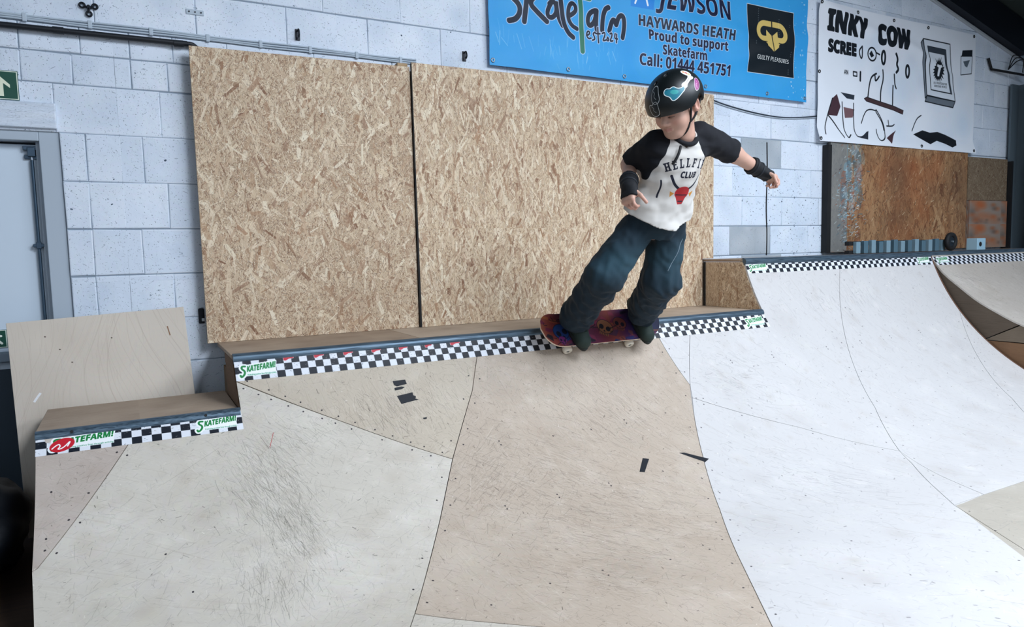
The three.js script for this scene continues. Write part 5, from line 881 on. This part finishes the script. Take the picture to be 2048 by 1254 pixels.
const handR = handGeo(J.wrR, dR, tR, nR, [0.85, 0.95, 1.0, 1.05], [0.7, 1.0]), handL = handGeo(J.wrL, dL, tL, nL, [0.75, 0.9, 0.95, 1.0], [0.5, 0.9]);
const bodyBones = [bone(J.shR.clone().lerp(J.elR, 0.2), J.elR, 0.03, 0.036), bone(J.elR, J.wrR.clone().addScaledVector(dR, 0.01), 0.038, 0.026), bone(J.shL, J.elL, 0.034, 0.039), bone(J.elL, J.wrL.clone().addScaledVector(dL, 0.01), 0.040, 0.027), bone(J.neck, J.chest, 0.045, 0.055), bone(J.chest, J.pel, 0.055, 0.06), bone(J.shR, J.shL, 0.026, 0.026), bone(J.hipR, J.knR, 0.07, 0.05), bone(J.knR, J.anR, 0.048, 0.035), bone(J.hipL, J.knL, 0.07, 0.05), bone(J.knL, J.anL, 0.048, 0.035), bone(J.hipR, J.hipL, 0.06, 0.06), bone(J.neckTop, J.neck, 0.05, 0.053)];
const bodyF = (x, y, z) => { let d = 1; for (const b of bodyBones) d = smin(d, cone(x, y, z, b), 0.03); return d; };
const flat = (x, y, z) => skinBase.map((v) => v * (1 + 0.05 * noise(x * 40, y * 40, z * 40)));
const handCol = (h, o) => colorize(h.g, (x, y, z) => { const far = sstep(0.06, 0.14, Math.hypot(x - o.x, y - o.y, z - o.z)); return mixc(flat(x, y, z), [0.62, 0.29, 0.23], far * 0.5); });
const bodyG = mergeGeometries([colorize(surface(bodyF, [1.93, 0.78, 0.75], [2.95, 1.85, 1.62], 0.0095), flat), headG, handCol(handR, J.wrR), handCol(handL, J.wrL)]);
part('body', rel(bodyG), phys({ vertexColors: true, roughness: 0.55, sheen: 0.2, sheenRoughness: 0.5, sheenColor: new THREE.Color(0.5, 0.3, 0.25) }), person);

// raglan tee, cut at hem and sleeve ends
const fold = (x, y, z, a, b, c) => 0.008 * noise(a * 8 + b * 8, b * 18 - a * 10, c * 8) + 0.008 * sstep(0.0, -0.28, b) * Math.sin((b * 26 + a * 15 + 3 * noise(a * 5, b * 5, c * 5))) * 0.8 + 0.004 * noise(x * 24, y * 24, z * 24);
const slR = J.shR.clone().lerp(J.elR, 0.80), slL = J.shL.clone().lerp(J.elL, 0.86), dirR = J.elR.clone().sub(J.shR).normalize(), dirL = J.elL.clone().sub(J.shL).normalize();
const teeF = (x, y, z) => {
  let [d, a, b, c] = torso(x, y, z, 0.0);
  d = Math.max(d, -0.25 - 0.022 * Math.cos(a * 9) - b);
  let s1 = smin(cone(x, y, z, bone(J.shR.clone().addScaledVector(tRt, 0.035), slR, 0.064, 0.062)), 1, 0.01), s2 = cone(x, y, z, bone(J.shL.clone().addScaledVector(tRt, -0.035), slL, 0.064, 0.060));
  s1 = Math.max(s1, (x - slR.x) * dirR.x + (y - slR.y) * dirR.y + (z - slR.z) * dirR.z - 0.004); s2 = Math.max(s2, (x - slL.x) * dirL.x + (y - slL.y) * dirL.y + (z - slL.z) * dirL.z - 0.004);
  d = smin(smin(d, s1, 0.05), s2, 0.05);
  const nk = cone(x, y, z, bone(J.neck.clone().addScaledVector(tUp, -0.012).addScaledVector(tFw, 0.012), J.neckTop.clone().addScaledVector(tUp, 0.08).addScaledVector(tFw, 0.02), 0.057, 0.075));
  d = Math.max(d, -nk);
  return d + fold(x, y, z, a, b, c);
};
{
  const g0 = surface(teeF, [2.02, 1.2, 1.08], [2.75, 1.85, 1.62], 0.0062).toNonIndexed();
  const p = g0.attributes.position, n = g0.attributes.normal, U = new Float32Array(p.count * 2);
  const K = 0.72;                                      // chart covers 0.72 m square about the chest, front left, back right
  for (let i = 0; i < p.count; i += 3) {
    let fx = 0, fy = 0, fz = 0; for (let j = 0; j < 3; j++) { fx += n.getX(i + j); fy += n.getY(i + j); fz += n.getZ(i + j); }
    const front = fx * tFw.x + fy * tFw.y + fz * tFw.z > -0.2;
    for (let j = 0; j < 3; j++) { const [a, b] = tLoc(p.getX(i + j), p.getY(i + j), p.getZ(i + j)); U[(i + j) * 2] = clamp((a + K / 2) / K, 0.004, 0.996) * 0.5 + (front ? 0 : 0.5); U[(i + j) * 2 + 1] = clamp((b + 0.42) / K, 0.002, 0.998); }
  }
  g0.setAttribute('uv', new THREE.BufferAttribute(U, 2));
  const c = canvas(2048, 1024, (ctx, w, h) => {
    const k = 1024 / K;
    for (const ox of [0, 1024]) {
      const X = (a) => ox + (a + K / 2) * k, Y = (b) => h - (b + 0.42) * k, T = (l) => l.map(([a, b]) => [X(a), Y(b)]);
      ctx.save(); ctx.beginPath(); ctx.rect(ox, 0, 1024, 1024); ctx.clip();
      ctx.fillStyle = '#0a0d16'; ctx.fillRect(ox, 0, 1024, 1024);
      poly(ctx, T([[-0.07, 0.2], [-0.08, 0.13], [-0.118, 0.03], [-0.14, -0.06], [-0.165, -0.13], [-0.36, -0.16], [-0.36, -0.42], [0.36, -0.42], [0.3, -0.06], [0.17, -0.02], [0.128, 0.05], [0.07, 0.125], [0.05, 0.2]]), '#cfccc6');
      if (ox === 0) {
        const ink = '#15182a'; ctx.fillStyle = ctx.strokeStyle = ink;
        const word = 'HELLFIRE', cx = 0.03, cy = -0.182, rad = 0.208;
        [...word].forEach((ch, i) => { const a = (i - 3.5) * 0.152; ctx.save(); ctx.translate(X(cx + Math.sin(a) * rad), Y(cy + Math.cos(a) * rad)); ctx.rotate(a); ctx.scale(0.95, 1.5); ctx.font = `bold ${0.036 * k}px serif`; ctx.textAlign = 'center'; ctx.lineWidth = 3; ctx.fillText(ch, 0, 0); ctx.strokeText(ch, 0, 0); ctx.restore(); });
        ctx.font = `bold ${0.036 * k}px sans-serif`; ctx.textAlign = 'center'; ctx.lineWidth = 3; ctx.save(); ctx.translate(X(cx), Y(-0.026)); ctx.scale(1, 1.15); ctx.fillText('CLUB', 0, 0); ctx.strokeText('CLUB', 0, 0); ctx.restore(); ctx.textAlign = 'left';
        // plain stand-in emblem: a red oval badge between two dark curved strokes
        ctx.lineCap = 'round'; ctx.lineWidth = 0.012 * k;
        for (const q of [-1, 1]) { smooth(ctx, T([[cx + q * 0.03, -0.082], [cx + q * 0.062, -0.064], [cx + q * 0.085, -0.024]])); ctx.stroke(); ctx.lineWidth = 0.007 * k; smooth(ctx, T([[cx + q * 0.118, -0.139], [cx + q * 0.116, -0.094], [cx + q * 0.125, -0.054]])); ctx.stroke(); ctx.lineWidth = 0.012 * k; }
        ctx.fillStyle = '#b3262b'; ctx.beginPath(); ctx.ellipse(X(cx), Y(-0.104), 0.04 * k, 0.034 * k, 0, 0, 7); ctx.fill(); poly(ctx, T([[cx - 0.034, -0.114], [cx + 0.034, -0.114], [cx + 0.014, -0.16], [cx - 0.014, -0.16]]), '#a02428');
        ctx.fillStyle = '#c98b3c'; for (const q of [-1, 1]) poly(ctx, T([[cx + q * 0.042, -0.109], [cx + q * 0.07, -0.099], [cx + q * 0.06, -0.129]]), '#c98b3c');
        ctx.strokeStyle = ink; ctx.lineWidth = 0.005 * k; line(ctx, T([[cx - 0.03, -0.116], [cx + 0.03, -0.116]])); ctx.stroke(); line(ctx, T([[cx - 0.012, -0.146], [cx + 0.012, -0.146]])); ctx.stroke();
      }
      ctx.restore();
    }
  });
  const tee = part('tee_shirt', rel(g0), phys({ map: tex(c, { clamp: true }), roughness: 0.9 }), person, 'white raglan tee with black sleeves and a red print');
  const cc = J.neck.clone().addScaledVector(tUp, -0.004).addScaledVector(tFw, 0.008), pts = [];
  for (let i = 0; i < 20; i++) { const a = i / 20 * Math.PI * 2; pts.push(cc.clone().addScaledVector(tRt, Math.sin(a) * 0.067).addScaledVector(tFw, Math.cos(a) * 0.062).addScaledVector(tUp, 0.006 - Math.cos(a) * 0.024)); }
  part('collar', rel(tube(pts, 0.0115, 8, 60, true)), mat({ color: 0x090c14, roughness: 0.9 }), tee, 'black ribbed collar');
  const cord = (l) => rel(tube(l.map(([a, b, cz]) => J.chest.clone().addScaledVector(tRt, a).addScaledVector(tUp, b).addScaledVector(tFw, cz)), 0.0065, 8));
  part('hanging_strap', cord([[-0.045, 0.115, 0.062], [-0.06, 0.085, 0.085], [-0.072, 0.055, 0.093], [-0.08, 0.036, 0.093]]), M.black, tee, 'black strap hanging from the collar');
}
// jeans
{
  const legs = [[bone(J.hipR, J.knR, 0.086, 0.096), bone(J.knR, J.anR.clone().addScaledVector(bN, -0.01), 0.098, 0.090)], [bone(J.hipL, J.knL, 0.087, 0.098), bone(J.knL, J.anL.clone().addScaledVector(bN, -0.01), 0.100, 0.088)]];
  const jF = (x, y, z) => {
    const [a, b, c] = tLoc(x, y, z);
    const q = Math.hypot(a / 0.140, (c + 0.015) / 0.1); let d = Math.max((q - 1) * 0.11, b + 0.215, -0.36 - b);
    for (const l of legs) { let e = smin(cone(x, y, z, l[0]), cone(x, y, z, l[1]), 0.03); d = smin(d, e, 0.014); }
    const h = (x - boardBase.x) * bN.x + (y - boardBase.y) * bN.y + (z - boardBase.z) * bN.z;   // height off the ramp
    d = Math.max(d, DECK_H + 0.05 - h, b + 0.25);
    const low = sstep(1.15, 0.85, y);
    return d + 0.006 * noise(x * 12, y * 9, z * 12) + (0.0015 + 0.0065 * low) * Math.sin(h * 60 + 9 * noise(x * 7, y * 7, z * 7) + x * 46) * 0.7 + 0.009 * noise(x * 11 + y * 13, y * 5, z * 18) + 0.005 * noise(x * 24 - y * 14, y * 9, z * 26) + 0.003 * noise(x * 30, y * 24, z * 30);
  };
  const g = colorize(surface(jF, [1.94, 0.74, 0.68], [2.72, 1.42, 1.42], 0.0072), (x, y, z) => {
    const n = noise(x * 7, y * 6, z * 7), m = noise(x * 70, y * 18, z * 70), fade = Math.exp(-(((y - 1.14) / 0.12) ** 2)) * sstep(1.1, 1.3, z) * (0.55 + 0.45 * n), b = 0.5 + 0.35 * n + 0.25 * m;
    return [0.002 + 0.005 * b + 0.018 * fade, 0.009 + 0.016 * b + 0.05 * fade, 0.018 + 0.024 * b + 0.062 * fade];
  });
  const j = part('jeans', rel(g), mat({ vertexColors: true, roughness: 0.88 }), person, 'dark baggy blue jeans');
  // twin stitching round a knee patch on his left thigh
  for (const o of [0, 0.011]) { const pts = []; for (let i = 0; i <= 14; i++) { const t = i / 14; const p = J.hipL.clone().lerp(J.knL, 0.25 + 0.6 * t + o); const out = tRt.clone().multiplyScalar(0.62 - t * 0.55).addScaledVector(cBack, 0.8).normalize(); let lo = 0.05, hi = 0.17; for (let q = 0; q < 18; q++) { const m = (lo + hi) / 2, v = p.clone().addScaledVector(out, m); jF(v.x, v.y, v.z) < 0 ? (lo = m) : (hi = m); } pts.push(p.addScaledVector(out, hi)); } part('stitching', rel(tube(pts, 0.0012, 5, 40)), mat({ color: 0x7d8f9a, roughness: 0.9 }), j, 'pale stitching'); }
}
// shoes, toes pointing down the slope
function shoe(x, turn) {
  const m = boardFrame.clone().setPosition(boardBase.clone().addScaledVector(V(1, 0, 0), x - BX).addScaledVector(bN, DECK_H + 0.002)), r = new THREE.Matrix4().makeRotationY(turn).scale(V(1.14, 1.08, 1.1));
  const f = (X, Y, Z) => { let d = cone(X, Y, Z, [0, 0.042, -0.105, 0, 0.04, -0.02, 0.038, 0.043]); d = smin(d, cone(X, Y, Z, [0, 0.04, -0.02, 0, 0.024, 0.085, 0.043, 0.04]), 0.03); d = smin(d, cone(X, Y, Z, [0, 0.05, -0.085, 0, 0.10, -0.08, 0.038, 0.036]), 0.03); return Math.max(d, 0.018 - Y) + 0.0012 * Math.sin(Z * 120) * sstep(0.0, 0.05, Z) * sstep(0.03, 0.06, Y); };
  const up = surface(f, [-0.07, -0.01, -0.17], [0.07, 0.16, 0.15], 0.0045);
  const s = new THREE.Shape(); const pts = []; for (let i = 0; i < 36; i++) { const a = i / 36 * Math.PI * 2, zz = Math.cos(a), w = 0.041 + 0.006 * zz; pts.push(new THREE.Vector2(Math.sin(a) * w, zz * 0.138 - 0.01)); } s.setFromPoints(pts);
  const sole = new THREE.ExtrudeGeometry(s, { depth: 0.016, bevelEnabled: true, bevelSize: 0.003, bevelThickness: 0.002, bevelSegments: 2 }); sole.rotateX(Math.PI / 2); sole.translate(0, 0.0195, 0);
  for (const g of [up, sole]) { g.applyMatrix4(r); g.applyMatrix4(m); rel(g); }
  const o = part('shoe', up, mat({ color: 0x1a2b25, roughness: 0.75 }), person, 'dark green black skate shoe'); part('sole', sole, mat({ color: 0x1b211f, roughness: 0.8 }), o);
  for (let i = 0; i < 5; i++) { const z = 0.055 - i * 0.022, yy = 0.062 + i * 0.006; const l = tube([[-0.024, yy - 0.004, z], [0, yy + 0.006, z + 0.003], [0.024, yy - 0.004, z]], 0.003, 6); l.applyMatrix4(r); l.applyMatrix4(m); part('lace', rel(l), mat({ color: 0x2c3b36, roughness: 0.9 }), o); }
}
shoe(2.15, 0.05); shoe(2.60, 0.0);
// wrist guards over forearm and palm
for (const [w, d, e, h] of [[J.wrR, dR, J.elR, handR], [J.wrL, dL, J.elL, handL]]) {
  const back = e.clone().sub(w).normalize(), a = w.clone().addScaledVector(back, 0.085), f = (x, y, z) => {
    let q = Math.max(cone(x, y, z, bone(a, w, 0.043, 0.035)), (x - a.x) * back.x + (y - a.y) * back.y + (z - a.z) * back.z);
    for (const b of h.palm) { const p = cone(x - w.x, y - w.y, z - w.z, b) - 0.006; q = smin(q, Math.max(p, (x - w.x) * d.x + (y - w.y) * d.y + (z - w.z) * d.z - 0.052), 0.012); }
    return q + 0.001 * noise(x * 60, y * 60, z * 60);
  };
  const lo = [w.x - 0.16, w.y - 0.16, w.z - 0.16], hi = [w.x + 0.16, w.y + 0.16, w.z + 0.16];
  const o = part('wrist_guard', rel(surface(f, lo, hi, 0.004)), mat({ color: 0x0a0e14, roughness: 0.8 }), person, 'black wrist guard');
  for (const k of [0.065, 0.02]) { const c = w.clone().addScaledVector(back, k), u = back.clone().cross(V(0, 1, 0.2)).normalize(), v = back.clone().cross(u), pts = []; for (let i = 0; i < 16; i++) { const an = i / 16 * Math.PI * 2; pts.push(c.clone().addScaledVector(u, Math.cos(an) * (0.0345 + k * 0.095)).addScaledVector(v, Math.sin(an) * (0.0345 + k * 0.095))); } const st = tube(pts, 0.006, 6, 40, true); part('strap', rel(st), mat({ color: 0x131a22, roughness: 0.7 }), o); }
}
// helmet with stickers and straps, in the head frame
{
  const HO = [0, 0.032, -0.004], RO = [0.112, 0.114, 0.136], cut = (x, z) => 0.012 + 0.010 * sstep(0.03, 0.1, z) * 0 - 0.03 * sstep(-0.045, -0.1, z) + 0.03 * Math.exp(-(((z + 0.02) / 0.03) ** 2)) * sstep(0.05, 0.08, Math.abs(x)) + 0.004 * sstep(0.06, 0.12, z) - 0.006;
  const toLocal = (a, b, c) => { const w = camR.clone().multiplyScalar(a).addScaledVector(camU, b).addScaledVector(cBack, c); return V(w.dot(hS), w.dot(hU), w.dot(hF)).normalize(); };
  const vents = [[-0.72, 0.38, 0.55], [-0.42, 0.64, 0.62], [-0.3, 0.9, 0.3], [0.1, 0.95, -0.1], [0.4, 0.8, -0.4], [-0.1, 0.8, -0.6]].map((q) => toLocal(...q)).map((q) => [q.x, q.y, q.z]);
  const f = (x, y, z) => {
    let d = Math.max(ell(x, y, z, HO, RO), -ell(x, y, z, HO, RO.map((r) => r - 0.016)));
    d = Math.max(d, cut(x, z) - y);
    for (const v of vents) { const p = [HO[0] + v[0] * RO[0], HO[1] + v[1] * RO[1], HO[2] + v[2] * RO[2]]; d = Math.max(d, -ell(x, y, z, p, [0.0065, 0.012, 0.014])); }
    return d;
  };
  const g = surface(f, [-0.12, -0.03, -0.145], [0.12, 0.165, 0.13], 0.0034); g.applyMatrix4(headM);
  const hm = part('helmet', rel(g), mat({ color: 0x0a1214, roughness: 0.42 }), person, 'matt black skate helmet with stickers');
  const lin = surface((x, y, z) => Math.max(ell(x, y, z, HO, RO.map((r) => r - 0.010)), -ell(x, y, z, HO, RO.map((r) => r - 0.02)), cut(x, z) + 0.006 - y), [-0.12, -0.03, -0.145], [0.12, 0.165, 0.13], 0.0042); lin.applyMatrix4(headM); part('lining', rel(lin), mat({ color: 0xb89a8a, roughness: 0.95 }), hm, 'pale foam lining seen through the vents');
  const sticker = (dir, size, turn, cv, label) => {        // a small patch draped on the shell
    const n = dir, up = toLocal(-Math.sin(turn), Math.cos(turn), 0), u = up.clone().cross(n).normalize(), v = n.clone().cross(u), P = [], U = [], I = [], q = 10;
    for (let i = 0; i <= q; i++) for (let j = 0; j <= q; j++) { const dd = n.clone().multiplyScalar(0.11).addScaledVector(u, (i / q - 0.5) * size[0]).addScaledVector(v, (j / q - 0.5) * size[1]).normalize(), s = 1 / Math.hypot(dd.x / RO[0], dd.y / RO[1], dd.z / RO[2]) + 0.0011; P.push(HO[0] + dd.x * s, HO[1] + dd.y * s, HO[2] + dd.z * s); U.push(i / q, j / q); }
    for (let i = 0; i < q; i++) for (let j = 0; j < q; j++) { const a = i * (q + 1) + j, b = a + q + 1; I.push(a, b, a + 1, b, b + 1, a + 1); }
    const sg = new THREE.BufferGeometry(); sg.setAttribute('position', new THREE.Float32BufferAttribute(P, 3)); sg.setAttribute('uv', new THREE.Float32BufferAttribute(U, 2)); sg.setIndex(I); sg.computeVertexNormals(); sg.applyMatrix4(headM);
    part('sticker', rel(sg), mat({ map: tex(cv, { clamp: true }), transparent: true, alphaTest: 0.5, roughness: 0.4 }), hm, label);
  };
  const blob = (fill, edge, pts, extra) => canvas(128, 128, (ctx) => { ctx.lineJoin = 'round'; smooth(ctx, pts.map(([a, b]) => [a * 128, b * 128]), true); ctx.fillStyle = fill; ctx.strokeStyle = edge; ctx.lineWidth = 9; ctx.stroke(); ctx.fill(); extra?.(ctx); });
  sticker(toLocal(-0.2, -0.12, 0.97), [0.095, 0.07], 0.1, blob('#1f7f93', '#eef4f4', [[0.1, 0.35], [0.2, 0.22], [0.32, 0.3], [0.45, 0.15], [0.58, 0.3], [0.75, 0.3], [0.93, 0.14], [0.92, 0.36], [0.75, 0.55], [0.6, 0.75], [0.4, 0.9], [0.32, 0.65], [0.12, 0.55]], (ctx) => { ctx.fillStyle = '#38a8a8'; ctx.beginPath(); ctx.ellipse(62, 58, 20, 15, 0.2, 0, 7); ctx.fill(); ctx.strokeStyle = '#123c52'; ctx.lineWidth = 4; smooth(ctx, [[20, 40], [44, 34], [60, 40], [90, 44]]); ctx.stroke(); }), 'teal and white sticker');
  sticker(toLocal(0.26, 0.34, 0.89), [0.05, 0.085], -0.62, blob('#f4f5f2', '#f4f5f2', [[0.3, 0.04], [0.5, 0.12], [0.7, 0.04], [0.72, 0.2], [0.6, 0.3], [0.6, 0.7], [0.74, 0.82], [0.62, 0.96], [0.5, 0.88], [0.36, 0.96], [0.28, 0.82], [0.4, 0.7], [0.4, 0.3], [0.26, 0.2]], (ctx) => { ctx.strokeStyle = '#20262a'; ctx.lineWidth = 3; smooth(ctx, [[58, 40], [64, 60], [60, 86]]); ctx.stroke(); }), 'white bone shaped sticker');
  sticker(toLocal(0.24, 0.66, 0.70), [0.05, 0.04], -0.4, blob('#eef0ec', '#eef0ec', [[0.1, 0.3], [0.5, 0.1], [0.9, 0.3], [0.92, 0.7], [0.5, 0.9], [0.1, 0.7]], (ctx) => { for (const [x, c] of [[36, '#e0873a'], [64, '#c8423a'], [92, '#d0b03c']]) { ctx.fillStyle = c; ctx.beginPath(); ctx.arc(x, 64, 14, 0, 7); ctx.fill(); } }), 'small white sticker with orange dots');
  sticker(toLocal(0.62, 0.28, 0.73), [0.04, 0.07], -0.4, blob('#8c2c74', '#f0e8ee', [[0.2, 0.15], [0.6, 0.05], [0.9, 0.3], [0.85, 0.75], [0.5, 0.95], [0.15, 0.7]], (ctx) => { ctx.strokeStyle = '#e48ac4'; ctx.lineWidth = 6; smooth(ctx, [[40, 30], [80, 50], [44, 70], [84, 96]]); ctx.stroke(); }), 'pink and purple sticker');
  const outline = (pts) => blob('#12181b', '#c9cfd0', pts, (ctx) => { ctx.strokeStyle = '#aab2b4'; ctx.lineWidth = 4; smooth(ctx, [[44, 40], [70, 56], [50, 70], [76, 92]]); ctx.stroke(); });
  sticker(toLocal(-0.74, -0.10, 0.64), [0.045, 0.075], 0.05, outline([[0.4, 0.06], [0.75, 0.1], [0.8, 0.45], [0.9, 0.8], [0.55, 0.94], [0.2, 0.8], [0.2, 0.4]]), 'black sticker with a grey outline');
  sticker(toLocal(-0.70, -0.48, 0.50), [0.045, 0.055], 0.02, outline([[0.1, 0.15], [0.4, 0.3], [0.7, 0.08], [0.9, 0.2], [0.85, 0.85], [0.5, 0.95], [0.15, 0.85]]), 'lower black sticker with a grey outline');
  const st = (l) => { const q = tube(l, 0.0048, 8); q.applyMatrix4(headM); return rel(q); };
  part('chin_strap', st([[0.088, 0.032, 0.012], [0.078, -0.02, 0.016], [0.066, -0.062, 0.022], [0.045, -0.1, 0.035], [0.0, -0.121, 0.045], [-0.045, -0.1, 0.035], [-0.066, -0.062, 0.022], [-0.088, 0.032, 0.012]]), M.black, hm);
  part('rear_strap', st([[0.088, 0.03, -0.075], [0.084, -0.01, -0.045], [0.08, -0.045, -0.005], [0.068, -0.062, 0.02]]), M.black, hm);
  part('buckle', st([[0.066, -0.062, 0.024], [0.052, -0.09, 0.034]]).scale(1, 1, 1), mat({ color: 0x0c1116, roughness: 0.4 }), hm);
  const rv = new THREE.SphereGeometry(0.0055, 12, 8); rv.translate(0.0985, 0.042, 0.012); rv.applyMatrix4(headM); part('rivet', rel(rv), mat({ color: 0xd8dcdc, roughness: 0.4, metalness: 0.6 }), hm);
}
renderer.render(scene, camera);
